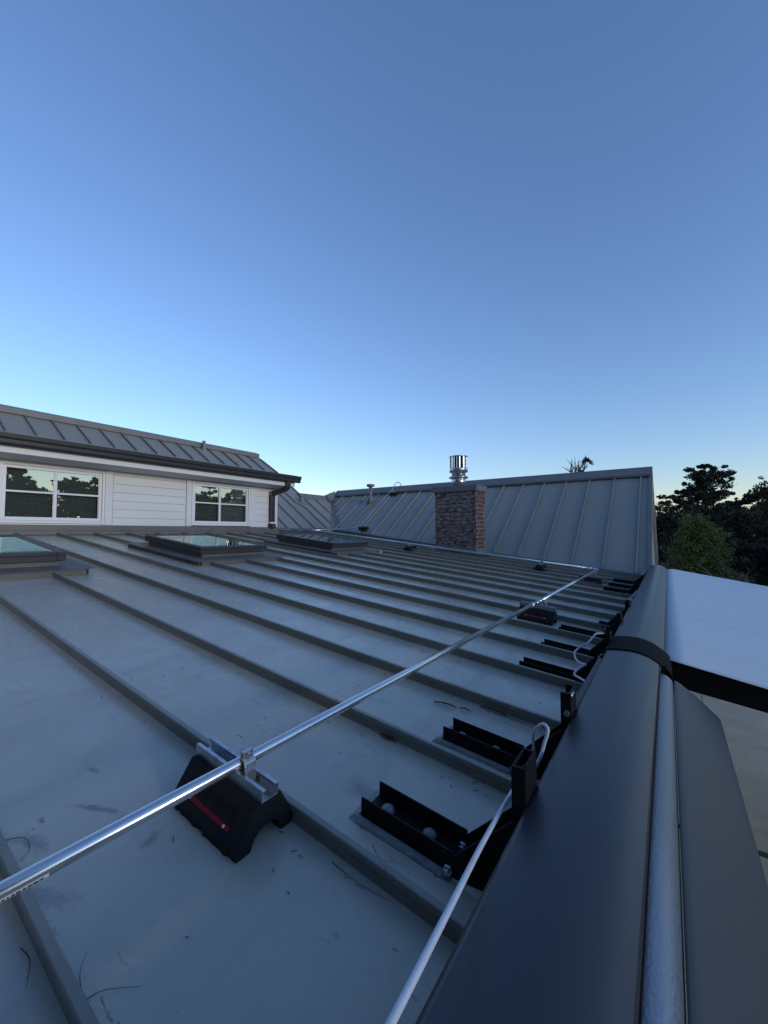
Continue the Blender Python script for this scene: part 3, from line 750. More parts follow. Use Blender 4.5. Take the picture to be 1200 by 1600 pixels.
MB().box(CX0 - .038, CX1 + .034, CY0 - .032, CY1 + .032, CZ1 + .002, .824).build('cap', m_trim, ch, bevel=.004)
MB().box(CX0 - .03, CX1 + .026, CY0 - .024, CY1 + .024, CZ1 - .006, CZ1 + .001).build('drip_edge', m_trim, ch)
# apron flashing on the low roof
ap = MB()
zf = lambda x: zs(x) + .003
ap.hexa([(CX0 - .10, CY0 - .19, zf(CX0 - .10)), (CX1 + .16, CY0 - .19, zf(CX1 + .16)), (CX1 + .16, CY1 + .05, zf(CX1 + .16)), (CX0 - .10, CY1 + .05, zf(CX0 - .10)),
         (CX0 - .10, CY0 - .19, zf(CX0 - .10) + .004), (CX1 + .16, CY0 - .19, zf(CX1 + .16) + .004), (CX1 + .16, CY1 + .05, zf(CX1 + .16) + .004), (CX0 - .10, CY1 + .05, zf(CX0 - .10) + .004)])
ap.build('apron_flashing', m_trim, ch)
MB().hexa([(CX0 - .01, CY0 - .013, zf(CX0)), (CX1 + .012, CY0 - .013, zf(CX1)), (CX1 + .012, CY0 - .004, zf(CX1)), (CX0 - .01, CY0 - .004, zf(CX0)),
           (CX0 - .01, CY0 - .013, zf(CX0) + .075), (CX1 + .012, CY0 - .013, zf(CX1) + .085), (CX1 + .012, CY0 - .004, zf(CX1) + .085), (CX0 - .01, CY0 - .004, zf(CX0) + .075)]).build('step_flashing', m_trim, ch)
MB().hexa([(CX1 + .003, CY0 - .003, zf(CX1)), (CX1 + .011, CY0 - .003, zf(CX1)), (CX1 + .011, CY1, zf(CX1)), (CX1 + .003, CY1, zf(CX1)),
           (CX1 + .003, CY0 - .003, zf(CX1) + .085), (CX1 + .011, CY0 - .003, zf(CX1) + .085), (CX1 + .011, CY1, zf(CX1) + .085), (CX1 + .003, CY1, zf(CX1) + .085)]).build('step_flashing', m_seal, ch)
fx, fy = -3.128, 6.868
fl = MB().lathe(fx, fy, [(.135, .823), (.135, .985), (.128, .99)], 32).build('flue', m_stain, ch)
MB().lathe(fx, fy, [(.133, .983), (.178, .990), (.178, 1.002), (.133, 1.03)], 32).build('storm_collar', m_stain, fl)
MB().lathe(fx, fy, [(.122, 1.02), (.122, 1.10), (.128, 1.105)], 32).build('flue_neck', m_stain, fl)
MB().lathe(fx, fy, [(.150, 1.095), (.166, 1.10), (.166, 1.165), (.158, 1.17)], 36).build('cowl_ring', m_stain, fl)
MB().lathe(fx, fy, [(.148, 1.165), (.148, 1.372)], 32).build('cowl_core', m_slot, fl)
sv = MB()
for k in range(9):
    a = 2 * math.pi * (k + .35) / 9; da = .235
    ring = []
    for zz in (1.166, 1.374):
        for rr_ in (.152, .162):
            for s_ in (-1, -.33, .33, 1):
                ring.append((fx + rr_ * math.cos(a + s_ * da), fy + rr_ * math.sin(a + s_ * da), zz))
    sv.add(ring, [(4, 5, 13, 12), (5, 6, 14, 13), (6, 7, 15, 14), (0, 8, 9, 1), (1, 9, 10, 2), (2, 10, 11, 3), (0, 4, 12, 8), (3, 11, 15, 7)], True)
sv.build('cowl_vanes', m_stain, fl)
MB().lathe(fx, fy, [(.168, 1.372), (.172, 1.376), (.172, 1.388), (.05, 1.396), (.01, 1.398)], 36).build('cowl_lid', m_stain, fl)

# ------------------------------------------------------------------ conduit along the eave and along the foot of the wing
CXX, CYY, CR = -0.758, 5.97, 0.0123
def zc(x): return zs(x) + .082
cd = thing('conduit_run', 'long shiny galvanised conduit crossing the roof ribs and turning along the wing', 'conduit', (CXX, 2.5, zc(CXX)))
def polyarc(c, r, a0, a1, n): return [(c[0] + r * math.cos(a0 + (a1 - a0) * i / n), c[1] + r * math.sin(a0 + (a1 - a0) * i / n)) for i in range(n + 1)]
MB().tube([(CXX, -.6, zc(CXX)), (CXX, 1, zc(CXX)), (CXX, 2.905, zc(CXX))], CR, 24).build('pipe', m_conduit, cd)
MB().tube([(CXX, 2.905, zc(CXX)), (CXX, CYY - .07, zc(CXX))], CR, 24).build('pipe', m_conduit, cd)
el = polyarc((CXX - .06, CYY - .06), .06, 0, math.pi / 2, 8)
MB().tube([(CXX, CYY - .075, zc(CXX))] + [(x, y, zc(x)) for x, y in el] + [(CXX - .08, CYY, zc(CXX - .08))], CR * 1.05, 20).build('elbow', m_conduit, cd)
MB().tube([(CXX - .078, CYY, zc(CXX - .078)), (-3, CYY, zc(-3)), (-5.95, CYY, zc(-5.95))], CR, 16).build('pipe', m_conduit, cd)
MB().tube([(CXX, 2.79, zc(CXX)), (CXX, 2.87, zc(CXX))], CR * 1.3, 24).build('coupling', m_conduit, cd)
MB().tube([(CXX, 2.94, zc(CXX)), (CXX, 2.985, zc(CXX))], CR * 1.32, 24).build('coupling', m_conduit, cd)
MB().tube([(CXX - .08, CYY, zc(CXX - .08)), (CXX - .13, CYY, zc(CXX - .13))], CR * 1.3, 20).build('coupling', m_conduit, cd)
MB().tube([(CXX, CYY - .11, zc(CXX)), (CXX, CYY - .07, zc(CXX))], CR * 1.3, 20).build('coupling', m_conduit, cd)
for px_ in (-3.62,):
    MB().tube([(px_, CYY, zc(px_) - .13), (px_, CYY, zc(px_) - .012)], .008, 10).build('stand_rod', m_galv, cd)
# maker's sticker on the near end of the pipe
st = MB(); a0, a1 = R(-62), R(8)
def onpipe(y, a, r_): return (CXX + r_ * math.cos(a), y, zc(CXX) + r_ * math.sin(a))
def patch(b, y0, y1, a0, a1, r_):
    n = 6; v = [onpipe(y0, a0 + (a1 - a0) * i / n, r_) for i in range(n + 1)] + [onpipe(y1, a0 + (a1 - a0) * i / n, r_) for i in range(n + 1)]
    b.add(v, [(i, i + 1, n + 2 + i, n + 1 + i) for i in range(n)], True)
patch(st, .02, .222, R(-75), R(-8), CR + .0004)
sto = st.build('sticker', m_label, cd)
ik = MB(); rr_ = random.Random(5)
y = .03
while y < .212:
    l_ = rr_.uniform(.002, .006)
    patch(ik, y, y + l_, R(-35), R(-18), CR + .0007); y += l_ + rr_.uniform(.001, .003)
patch(ik, .03, .19, R(-52), R(-46), CR + .0007)
ik.build('print', m_ink, sto)

cr = thing('conduit_riser', 'thin bright conduit climbing the steep wing roof and hooking over its ridge', 'conduit', (-6.2, 7.7, .1))
def wtop(y, lift): return zw(y) + lift
pts = [(-5.93, CYY + .02, zc(-5.93) + .004), (-6.02, 6.6, .055), (-6.14, 7.3, .075), (-6.19, 7.58, .10), (-6.2, 7.70, .135), (-6.2, 7.82, wtop(7.82, .10))]
pts += [(-6.2, y, wtop(y, .10)) for y in (8.2, 8.6, 9.0, 9.25)]
pts += [(-6.2, 9.40, 1.335), (-6.2, 9.48, 1.385), (-6.2, 9.56, 1.405), (-6.2, 9.64, 1.39), (-6.2, 9.70, 1.34), (-6.2, 9.74, 1.25)]
MB().tube(pts, .0118, 12).build('pipe', m_conduit, cr)
MB().tube([(-5.90, CYY, zc(-5.90)), (-5.99, CYY, zc(-5.99))], .019, 12).build('tee_fitting', m_conduit, cr)

# ------------------------------------------------------------------ rubber support blocks with strut and clamp
def support_block(loc, rot, label):
    t = thing('pipe_support_block', label, 'support block', loc, rot, 'black rubber blocks carrying the conduit')
    L = .1165; n = 20
    prof = [(-.0725, 0), (-.0725, .016), (-.030, .085), (.030, .085), (.0725, .016), (.0725, 0), (.038, 0), (.031, .022), (.016, .034), (-.016, .034), (-.031, .022), (-.038, 0)]
    b = MB(); r_ = random.Random(11); k = len(prof)
    for i in range(n + 1):
        x = -L + 2 * L * i / n
        for q in prof:
            jx = r_.uniform(-.0012, .0012)
            yq, zq = q
            if q[1] == 0 and abs(q[0]) > .05: yq += (1 if yq > 0 else -1) * r_.uniform(-.003, .0025)
            b.v.append((x, yq + jx * .5, zq + (jx * .4 if zq > 0 else 0)))
    for i in range(n):
        for j in range(k):
            j2 = (j + 1) % k
            b.f.append((i * k + j, i * k + j2, (i + 1) * k + j2, (i + 1) * k + j)); b.sm.append(False)
    b.f.append(tuple(range(k))); b.sm.append(False); b.f.append(tuple(n * k + j for j in reversed(range(k)))); b.sm.append(False)
    bo = b.build('block', m_rubber, t, local=True)
    # front face frame: along +x, up the slope
    ang = math.atan2(.085 - .016, .0725 - .030); up_ = Vector((0, math.cos(ang), math.sin(ang))); nn = Vector((0, -math.sin(ang), math.cos(ang)))
    def onface(x, u, h): return Vector((x, -.0725, .016)) + up_ * u + nn * h
    for side in (-1, 1):
        def P(x, u, h):
            p = onface(x, u, h)
            return p if side < 0 else Vector((-p.x, -p.y, p.z))
        s = MB(); outl = [(-.075, .019), (.073, .019), (.078, .0235), (.073, .028), (-.075, .028), (-.08, .0235)]
        s.add([P(x, u, .0006) for x, u in outl] + [P(x, u, .0022) for x, u in outl], [tuple(range(6)), tuple(6 + i for i in reversed(range(6)))] + [(i, (i + 1) % 6, 6 + (i + 1) % 6, 6 + i) for i in range(6)])
        so = s.build('reflector_strip', m_red, t, local=True)
        rv = MB()
        for xr in (-.060, .060):
            c = [P(xr + .0032 * math.cos(2 * math.pi * i / 10), .0235 + .0032 * math.sin(2 * math.pi * i / 10), .0034) for i in range(10)]
            c2 = [P(xr + .0032 * math.cos(2 * math.pi * i / 10), .0235 + .0032 * math.sin(2 * math.pi * i / 10), .0020) for i in range(10)]
            rv.add(c + c2, [tuple(range(10))] + [(i, 10 + i, 10 + (i + 1) % 10, (i + 1) % 10) for i in range(10)])
        rv.build('rivet', m_vinyl, so, local=True)
    # raised maker's name on the face
    cu = bpy.data.curves.new('lettering', 'FONT'); cu.body = 'DURA-BLOK'; cu.size = .030; cu.extrude = .0008; cu.align_x = 'CENTER'; cu.shear = .25
    tmp = bpy.data.objects.new('tmp', cu); COL.objects.link(tmp); bpy.context.view_layer.update()
    me = bpy.data.meshes.new_from_object(tmp.evaluated_get(bpy.context.evaluated_depsgraph_get())); bpy.data.objects.remove(tmp)
    mt = Matrix(((1, 0, 0, 0.0), (0, up_.y, nn.y, onface(0, .040, .0006).y), (0, up_.z, nn.z, onface(0, .040, .0006).z), (0, 0, 0, 1)))
    me.transform(mt); me.materials.clear(); me.materials.append(m_rubber)
    lo = bpy.data.objects.new('raised_lettering', me); COL.objects.link(lo); lo.parent = bo; WM[lo.name] = WM[t.name]
    # strut channel: base, two sides, in-turned lips
    S = .0205; h0 = .0853; tk = .0024; Hh = .0245
    c = MB()
    prof = [(-S, h0), (S, h0), (S, h0 + Hh), (S - .009, h0 + Hh), (S - .009, h0 + Hh - .006), (S - .009 + tk, h0 + Hh - .006), (S - .009 + tk, h0 + Hh - tk), (S - tk, h0 + Hh - tk), (S - tk, h0 + tk),
            (-S + tk, h0 + tk), (-S + tk, h0 + Hh - tk), (-S + .009 - tk, h0 + Hh - tk), (-S + .009 - tk, h0 + Hh - .006), (-S + .009, h0 + Hh - .006), (-S + .009, h0 + Hh), (-S, h0 + Hh)]
    c.prism(prof, 'x', -L - .003, L + .001)
    co = c.build('strut_channel', m_galv, t, local=True, bevel=.001)
    # slots in the floor of the strut and the pipe clamp
    sl_ = MB()
    for xs_ in (-.07, .01, .075): sl_.box(xs_ - .016, xs_ + .016, -.006, .006, h0 + tk + .0002, h0 + tk + .0008)
    sl_.build('slot', m_steelblk, co, local=True)
    zc_ = .122; cl = MB(); rr0 = CR + .0008; rr1 = CR + .0030; px0 = .036
    seg = 20
    for k_ in range(seg):
        a = R(-35) + (R(215) - R(-35)) * k_ / seg; a2 = R(-35) + (R(215) - R(-35)) * (k_ + 1) / seg
        p = []
        for yy in (-.014, .014):
            for (aa, q_) in ((a, rr0), (a2, rr0), (a2, rr1), (a, rr1)):
                p.append((px0 + q_ * math.cos(aa), yy, zc_ + q_ * math.sin(aa)))
        cl.hexa(p)
    cl.box(px0 - rr1 - .004, px0 - rr1 + .0015, -.014, .014, h0 + .004, zc_ - .004); cl.box(px0 + rr1 - .0015, px0 + rr1 + .004, -.014, .014, h0 + .004, zc_ - .004)
    cl.box(px0 - .006, px0 + .004, -.012, .012, zc_ + rr1 - .0005, zc_ + rr1 + .013)
    clo = cl.build('pipe_clamp', m_zinc, t, local=True, bevel=.0006)
    bt = MB(); bt.tube([(px0 - .016, 0, zc_ + rr1 + .008), (px0 + .013, 0, zc_ + rr1 + .008)], .0032, 10); bt.tube([(px0 + .004, 0, zc_ + rr1 + .008), (px0 + .009, 0, zc_ + rr1 + .008)], .0068, 6); bt.tube([(px0 - .012, 0, zc_ + rr1 + .008), (px0 - .007, 0, zc_ + rr1 + .008)], .0062, 6)
    bt.build('bolt', m_zinc, clo, local=True)
    return t
def on_roof(x, y): return (x, y, zp(x) + .0005)
# local clamp sits at x = .036 from the block centre
b1 = support_block(on_roof(CXX - .036, .556), ROOFROT, 'nearest rubber block with red strip under the conduit, lettering on its face')
copy_thing(b1, on_roof(CXX + .0, 2.93), ROOFROT, 'second rubber block along the conduit, halfway to the bend')
copy_thing(b1, on_roof(CXX + .0, 5.27), ROOFROT, 'third rubber block on the eave conduit, just before the bend')
RZ90 = Matrix.Rotation(math.pi / 2, 4, 'Z')
copy_thing(b1, on_roof(-1.47, CYY - .036), ROOFROT @ RZ90, 'rubber block seen end on, below the steep roof right of the chimney')
copy_thing(b1, on_roof(-3.60, CYY - .036), ROOFROT @ RZ90, 'rubber block by the left foot of the brick chimney')
WROT = Matrix.Rotation(WANG, 4, 'X')
def on_wing(x, y): return (x, y, pan(y) + .001)
copy_thing(b1, on_wing(-6.13, 7.90), WROT, 'rubber block at the foot of the steep wing roof under the climbing conduit')
copy_thing(b1, on_wing(-6.13, 9.22), WROT, 'rubber block near the ridge under the climbing conduit')

# ------------------------------------------------------------------ awnings on the eave
PR = [(-.2125, -.473), (-.190, -.4695), (-.165, -.4675), (-.140, -.4668), (-.117, -.467), (-.095, -.4715), (-.073, -.479), (-.055, -.4885), (-.0385, -.500)]
def resample(p, n=6):
    P = [Vector((q[0], 0, q[1])) for q in p]; P = [P[0] * 2 - P[1]] + P + [P[-1] * 2 - P[-2]]; out = []
    for i in range(1, len(P) - 2):
        for k in range(n):
            t = k / n; a, b_, c_, d = P[i - 1], P[i], P[i + 1], P[i + 2]
            q = .5 * ((2 * b_) + (-a + c_) * t + (2 * a - 5 * b_ + 4 * c_ - d) * t * t + (-a + 3 * b_ - 3 * c_ + d) * t ** 3); out.append((q.x, q.z))
    out.append((P[-2].x, P[-2].z)); return out
PR = [PR[0], PR[2], PR[4], PR[6], PR[8]]
PR = resample([(-.2125, -.473), (-.165, -.4675), (-.117, -.4675), (-.073, -.479), (-.0385, -.500)])
FAR = PR + [(-.031, -.506), (-.027, -.511)]
BACK = [(-.2125, -.4735), (-.2125, -.600), (-.10, -.665), (-.02, -.655), (-.02, -.635)]
YB0, YB1 = 1.87, 2.115
def awning(y0, y1, prof, label, opened):
    t = thing('awning', label, 'awning', ((-.1), (y0 + y1) / 2, -.55), None, 'retractable awnings along the eave')
    MB().sheet(prof, 'y', y0, y1, .004, True).build('cover', m_cass, t)
    b = MB().sheet([(p[0], p[1]) for p in BACK], 'y', y0 + .002, y1 - .002, -.003, False)
    b.build('back_tray', m_cass, t)
    tb = MB().tube([(-.0345, y0 + .01, -.558), (-.0345, (y0 + y1) / 2, -.558), (-.0345, y1 - .035, -.558)], .0365, 40)
    tb.build('roller_tube', m_tube, t)
    MB().box(-.2145, -.02, y1 - .003, y1 + .004, -.60, -.50).build('end_plate', m_steelblk, t)
    return t
aw1 = awning(-.9, YB0 - .006, PR, 'closed dark grey awning cassette nearest the camera with bare silver roller tube', False)
# its front bar: a folded flap, cut square at the far end
FB = [(.0036, -.590), (.0034, -.5490)] + resample([(.0042, -.5462), (.020, -.5530), (.067, -.590), (.107, -.6275), (.128, -.648)], 4) + [(.1325, -.654), (.1352, -.662), (.1355, -.684)]
fbo = MB().sheet(FB, 'y', -.9, YB0 - .012, .006, True).build('front_bar', m_bar, aw1)
MB().sheet([(.1300, -.662), (.1300, -.700), (.05, -.705)], 'y', -.9, YB0 - .015, .004, False).build('front_bar_lip', m_steelblk, fbo)
fe = [(p[0] - .001, p[1] - .003) for p in FB] + [(.120, -.70), (.05, -.68), (.01, -.60)]
MB().prism(fe, 'y', YB0 - .0118, YB0 - .0085).build('front_bar_cap', m_steelblk, fbo)
MB().box(-.0395, -.0365, -.9, YB0 - .0065, -.512, -.503).build('cover_lip', m_steelblk, aw1)
aw2 = awning(YB1 + .005, 6.93, FAR, 'opened awning farther along the eave with white cloth stretched over the patio', True)
# cloth: gently sagging sheet with thickness, sewn strips
FX0, FZ0, FSL = -.024, -.521, .16
def fz(x, y):
    u = (x - FX0) / 3.0
    return FZ0 - FSL * (x - FX0) - .018 * math.sin(math.pi * min(1, max(0, u))) + min(1, max(0, (x - FX0) / .5)) * (.003 * mnoise.noise(Vector((x * .5, y * 2.6, 1))) + .0012 * mnoise.noise(Vector((x * 1.5, y * 9, 4)))) - .002
FYA, FYB = 2.06, 7.22
nx, ny = 40, 110; c = MB(); V = []; 
for i in range(nx + 1):
    for j in range(ny + 1):
        x = FX0 + 3.0 * (i / nx); y = FYA + (FYB - FYA) * j / ny
        if y > 6.9 and x < .02: y = 6.9 + (y - 6.9) * max(0, (x - FX0) / .044)
        V.append((x, y, fz(x, y)))
F = [(i * (ny + 1) + j, (i + 1) * (ny + 1) + j, (i + 1) * (ny + 1) + j + 1, i * (ny + 1) + j + 1) for i in range(nx) for j in range(ny)]
c.add(V, F, True)
clo = c.build('cloth', m_fabric, aw2)
md = clo.modifiers.new('thickness', 'SOLIDIFY'); md.thickness = .0012
for ys_ in (3.26, 4.46, 5.66, 6.86):
    s = MB(); n = 24; V = []
    for i in range(n + 1):
        x = FX0 + .03 + 2.95 * i / n
        for d in (-.011, .011): V.append((x, ys_ + d, fz(x, ys_ + d) + .0007))
    s.add(V, [(2 * i, 2 * i + 2, 2 * i + 3, 2 * i + 1) for i in range(n)], True).build('sewn_seam', m_fabric, clo)
MB().sheet([(2.93, -1.02), (3.0, -1.0), (3.05, -1.05), (3.05, -1.13)], 'y', FYA, FYB, .006, False).build('front_bar', m_bar, aw2)
# folding arm under the near edge of the cloth
ar = MB().hexa([(-.03, 2.07, -.628), (1.5, 2.07, -.835), (1.5, 2.13, -.835), (-.03, 2.13, -.628), (-.03, 2.07, -.535), (1.5, 2.07, -.785), (1.5, 2.13, -.785), (-.03, 2.13, -.535)])
aro = ar.build('folding_arm', m_steelblk, aw2)
MB().hexa([(1.5, 2.07, -.835), (2.93, 3.1, -1.09), (2.93, 3.16, -1.09), (1.5, 2.13, -.835), (1.5, 2.07, -.785), (2.93, 3.1, -1.04), (2.93, 3.16, -1.04), (1.5, 2.13, -.785)]).build('folding_arm', m_steelblk, aw2)
MB().hexa([(-.03, 6.80, -.628), (1.5, 6.80, -.835), (1.5, 6.86, -.835), (-.03, 6.86, -.628), (-.03, 6.80, -.545), (1.5, 6.80, -.795), (1.5, 6.86, -.795), (-.03, 6.86, -.545)]).build('folding_arm', m_steelblk, aw2)
# curved joint strip between the two cassettes
js = thing('joint_strip', 'curved black strip bridging the gap between the two awning cassettes', 'bracket', (-.1, 2, -.5))
JP = [(-.226, -.486)] + [(p[0] - .001, p[1] + .0045) for p in PR[::2]] + [(-.026, -.5045), (-.0135, -.5165), (-.0045, -.5285), (-.0005, -.540), (.0005, -.560), (-.001, -.585)]
MB().sheet(JP, 'y', YB0, YB1, .005, True).build('strip', m_strip, js, bevel=.0008)
MB().box(-.0385, -.0345, YB0 - .05, YB0 - .001, -.545, -.505).build('pin', m_zinc, js)
MB().prism([(-.21, -.49), (-.06, -.51), (-.02, -.56), (-.02, -.65), (-.10, -.665), (-.21, -.60)], 'y', YB0 + .06, YB1 - .06).build('bracket_body', m_steelblk, js)

# brackets that carry the cassettes: roof channel, gusset arms, upright U
def eave_bracket(y, label, post_y=None, post=True, side=True, top=-.412, sealed=True, x0=-.572):
    t = thing('awning_bracket', label, 'bracket', (-.46, y, zp(-.46)), None, 'black steel awning brackets on the eave')
    x1 = -.352; hw = .037; th = .005
    b = MB()
    def run(xa, xb, ya, yb, ha, hb):
        b.hexa([(xa, ya, zp(xa) + ha), (xb, ya, zp(xb) + ha), (xb, yb, zp(xb) + ha), (xa, yb, zp(xa) + ha), (xa, ya, zp(xa) + hb), (xb, ya, zp(xb) + hb), (xb, yb, zp(xb) + hb), (xa, yb, zp(xa) + hb)])
    run(x0, x1, y - hw, y + hw, .004, .009)
    run(x0, x1, y - hw, y - hw + th, .0091, .044)
    run(x0, x1, y + hw - th, y + hw, .0091, .044)
    b.build('channel', m_steelblk, t, bevel=.001)
    if sealed:
        for xs_ in (x0 + .042, x0 + .147):
            s = MB(); V = []; n = 12
            s.lathe(xs_, y + .006, [(.016, 0), (.0155, .006), (.012, .012), (.006, .0155), (.001, .0165)], 14, True, zp(xs_) + .0092)
            s.build('sealed_bolt', m_seal, t)
        # sealant squeezed out round the channel
        r_ = random.Random(int(y * 100)); V = []; n = 44
        ring = []
        per = [(x0 - .004, -hw - .004), (x1, -hw - .004), (x1, hw + .004), (x0 - .004, hw + .004)]
        for i in range(n):
            u = i / n * 4; e = int(u); f = u - e
            p, q_ = per[e], per[(e + 1) % 4]; ring.append((p[0] + (q_[0] - p[0]) * f, p[1] + (q_[1] - p[1]) * f))
        inner = [(p[0], p[1]) for p in ring]; mid = []; outer = []
        for i, p in enumerate(ring):
            cx, cyy = (x0 + x1) / 2, 0
            wgl = .005 + .007 * (1 + mnoise.noise(Vector((p[0] * 22, p[1] * 30, y * 5)))) + r_.uniform(0, .003)
            dx = -1 if p[0] < x0 + .01 else 0; dy = -1 if p[1] < -hw else (1 if p[1] > hw else 0)
            outer.append((p[0] + dx * wgl * 1.3, p[1] + dy * wgl)); mid.append((p[0] + dx * wgl * .75, p[1] + dy * wgl * .7))
        V = [(p[0], y + p[1], zp(p[0]) + .009) for p in inner] + [(p[0], y + p[1], zp(p[0]) + .0075) for p in mid] + [(p[0], y + p[1], zp(p[0]) + .0003) for p in outer]
        F = []
        for a in range(2):
            for i in range(n):
                j = (i + 1) % n; F.append((a * n + i, a * n + j, (a + 1) * n + j, (a + 1) * n + i))
        MB().add(V, F, True).build('sealant', m_seal, t)
    # two gusset arms rising to the back of the cassette
    for sgn in (-1, 1):
        ya = y + sgn * (hw - th) if sgn < 0 else y + hw - th
        ya = (y - hw - .0055) if sgn < 0 else (y + hw - th - .0055)
        am = MB().prism([(-.372, zp(-.372) + .012), (-.372, zp(-.372) + .040), (-.350, -.613), (-.235, -.503), (-.205, -.50), (-.205, -.62), (-.285, -.645), (-.345, zp(-.345) + .004)], 'y', ya, ya + .005).build('arm', m_steelblk, t)
        bb = MB().tube([(-.357, ya - .007, -.636), (-.357, ya + .0005, -.636)], .0095, 6)
        bb.tube([(-.357, ya - .013, -.636), (-.357, ya - .0065, -.636)], .005, 10)
        bb.build('bolt', m_zinc, am)
    if post:
        py = post_y if post_y is not None else y
        u = MB(); px0, px1 = -.238, -.2135
        zb_ = -.56
        u.box(px0, px1, py - .036, py - .031, zb_, top); u.box(px0, px1, py + .031, py + .036, zb_, top)
        if side: u.box(px0, px0 + .004, py - .0309, py + .0309, zb_, top - .001)
        u.box(px1 - .004, px1, py - .0309, py + .0309, zb_, top + .002)
        uo = u.build('upright', m_steelblk, t)
        nb = MB()
        if side:
            nb.tube([(-.228, py - .012, top - .02), (-.218, py - .012, top - .02)], .008, 6); nb.tube([(-.228, py + .008, top - .022), (-.218, py + .008, top - .022)], .008, 6)
            nb.box(-.233, -.216, py - .018, py + .014, top - .028, top - .020)
        else:
            nb.tube([(-.223, py - .040, top - .05), (-.223, py - .036, top - .05)], .0075, 8)
            nb.tube([(-.2165, py - .03, top - .008), (-.2165, py + .0, top - .008)], .006, 8)
        nb.build('nut', m_zinc, uo)
    return t
eave_bracket(.766, 'nearest awning bracket, black channel with two sealed bolts in the closest roof bay', post_y=.768)
eave_bracket(1.165, 'second awning bracket, channel between the second and third ribs', post_y=1.168, side=False)
eave_bracket(1.93, 'awning bracket channel just below the white looping cable, no upright', post=False)
eave_bracket(2.32, 'awning bracket whose upright stands by the curved joint strip', post_y=2.02, top=-.437)
eave_bracket(2.75, 'awning bracket one rib beyond the curved joint strip', post_y=2.52, top=-.44)
eave_bracket(3.10, 'short awning bracket with its upright left of the middle of the far cassette', post_y=3.08, top=-.445, x0=-.40, sealed=False)
eave_bracket(4.92, 'third awning bracket from the foot of the steep roof', post=False)
eave_bracket(5.36, 'awning bracket second from the foot of the steep roof', post=False)
eave_bracket(5.86, 'awning bracket last before the steep roof', post=False)
rl = thing('square_bar', 'dark brown square steel bar behind the near cassette', 'bar', (-.245, 1.55, -.51))
MB().hexa([(-.246, 1.20, -.528), (-.226, 1.20, -.528), (-.226, 1.985, -.540), (-.246, 1.985, -.540), (-.246, 1.20, -.500), (-.226, 1.20, -.500), (-.226, 1.985, -.514), (-.246, 1.985, -.514)]).build('bar', m_rail, rl, bevel=.003)
bb = MB().tube([(-.255, 1.955, -.535), (-.240, 1.955, -.535)], .009, 6); bb.tube([(-.265, 1.90, -.55), (-.246, 1.90, -.545)], .008, 6)
bb.build('bolt', m_zinc, rl)

# ------------------------------------------------------------------ cables
def smooth_path(p, n=8):
    P = [Vector(q) for q in p]; P = [P[0] * 2 - P[1]] + P + [P[-1] * 2 - P[-2]]; out = []
    for i in range(1, len(P) - 2):
        for k in range(n):
            t = k / n; a, b_, c_, d = P[i - 1], P[i], P[i + 1], P[i + 2]
            out.append(.5 * ((2 * b_) + (-a + c_) * t + (2 * a - 5 * b_ + 4 * c_ - d) * t * t + (-a + 3 * b_ - 3 * c_ + d) * t ** 3))
    out.append(P[-2]); return out
cab1 = [(-.24, -.95, -.46), (-.232, -.55, -.45), (-.205, -.15, -.42), (-.186, .10, -.393), (-.190, .279, -.388), (-.208, .418, -.414), (-.241, .617, -.467), (-.266, .85, -.514), (-.252, .92, -.512), (-.2400, .935, -.488), (-.2335, .945, -.462), (-.2275, .952, -.438), (-.2310, .958, -.4305), (-.243, .975, -.4345), (-.262, 1.0, -.456), (-.285, 1.05, -.498), (-.295, 1.085, -.54), (-.30, 1.10, -.60)]
MBt = MB().tube(smooth_path(cab1), .0037, 12)
tag(MBt.build('power_cable', m_cable), 'thick white cable rising from the bottom edge and looping behind the first upright', 'cable')
cab2 = [(-.245, 2.2, -.483), (-.287, 2.17, -.481), (-.303, 2.15, -.497), (-.321, 2.1, -.519), (-.354, 2.1, -.542), (-.365, 2.05, -.555), (-.351, 2.0, -.569), (-.325, 1.95, -.568), (-.297, 1.9, -.556), (-.311, 1.88, -.563), (-.327, 1.84, -.576), (-.322, 1.8, -.576), (-.297, 1.75, -.567), (-.262, 1.68, -.555)]
tag(MB().tube(smooth_path(cab2), .0042, 10).build('power_cable', m_cable), 'white cable wriggling over the ribs left of the curved joint strip', 'cable')
cab3 = [(-.262, 6.7, -.545), (-.273, 6.5, -.559), (-.262, 6.0, -.572), (-.262, 5.3, -.591), (-.272, 4.8, -.601), (-.286, 4.3, -.598), (-.29, 4.1, -.58), (-.245, 3.98, -.57)]
tag(MB().tube(smooth_path(cab3), .010, 10).build('power_cable', m_cable2), 'dull cable bowing along the far cassette near the foot of the steep roof', 'cable')

# ------------------------------------------------------------------ debris on the pans
def twig(pts, r, label, mat=m_twig, name='twig', cat='twig'):
    r *= .6; P = [(x, y, zp(x) + .0010 + h * .5) for x, y, h in pts]
    o = MB().tube(smooth_path(P, 5), [r * (1 - .6 * i / (5 * (len(P) - 1))) for i in range(5 * (len(P) - 1) + 1)], 6).build(name, mat); tag(o, label, cat); return o
twig([(-1.045, .236, .0), (-1.02, .262, .006), (-.985, .262, .004), (-.968, .245, 0)], .0012, 'curved twig lying by the rib at the left edge, over the conduit')
twig([(-.655, .236, .0), (-.690, .245, .008), (-.712, .262, .012)], .0010, 'upright bent twig beside the bottom left rib')
twig([(-.652, .238, .0), (-.642, .258, .005), (-.610, .290, .004)], .0010, 'slanting twig beside the bottom left rib')
twig([(-.792, .205, .0), (-.762, .208, .003), (-.728, .196, 0)], .0011, 'arched twig in the bottom left corner outside the rib')
twig([(-.512, .688, .0), (-.480, .672, .002), (-.455, .680, 0)], .0008, 'fine twig between the lowest rib and the nearest channel')
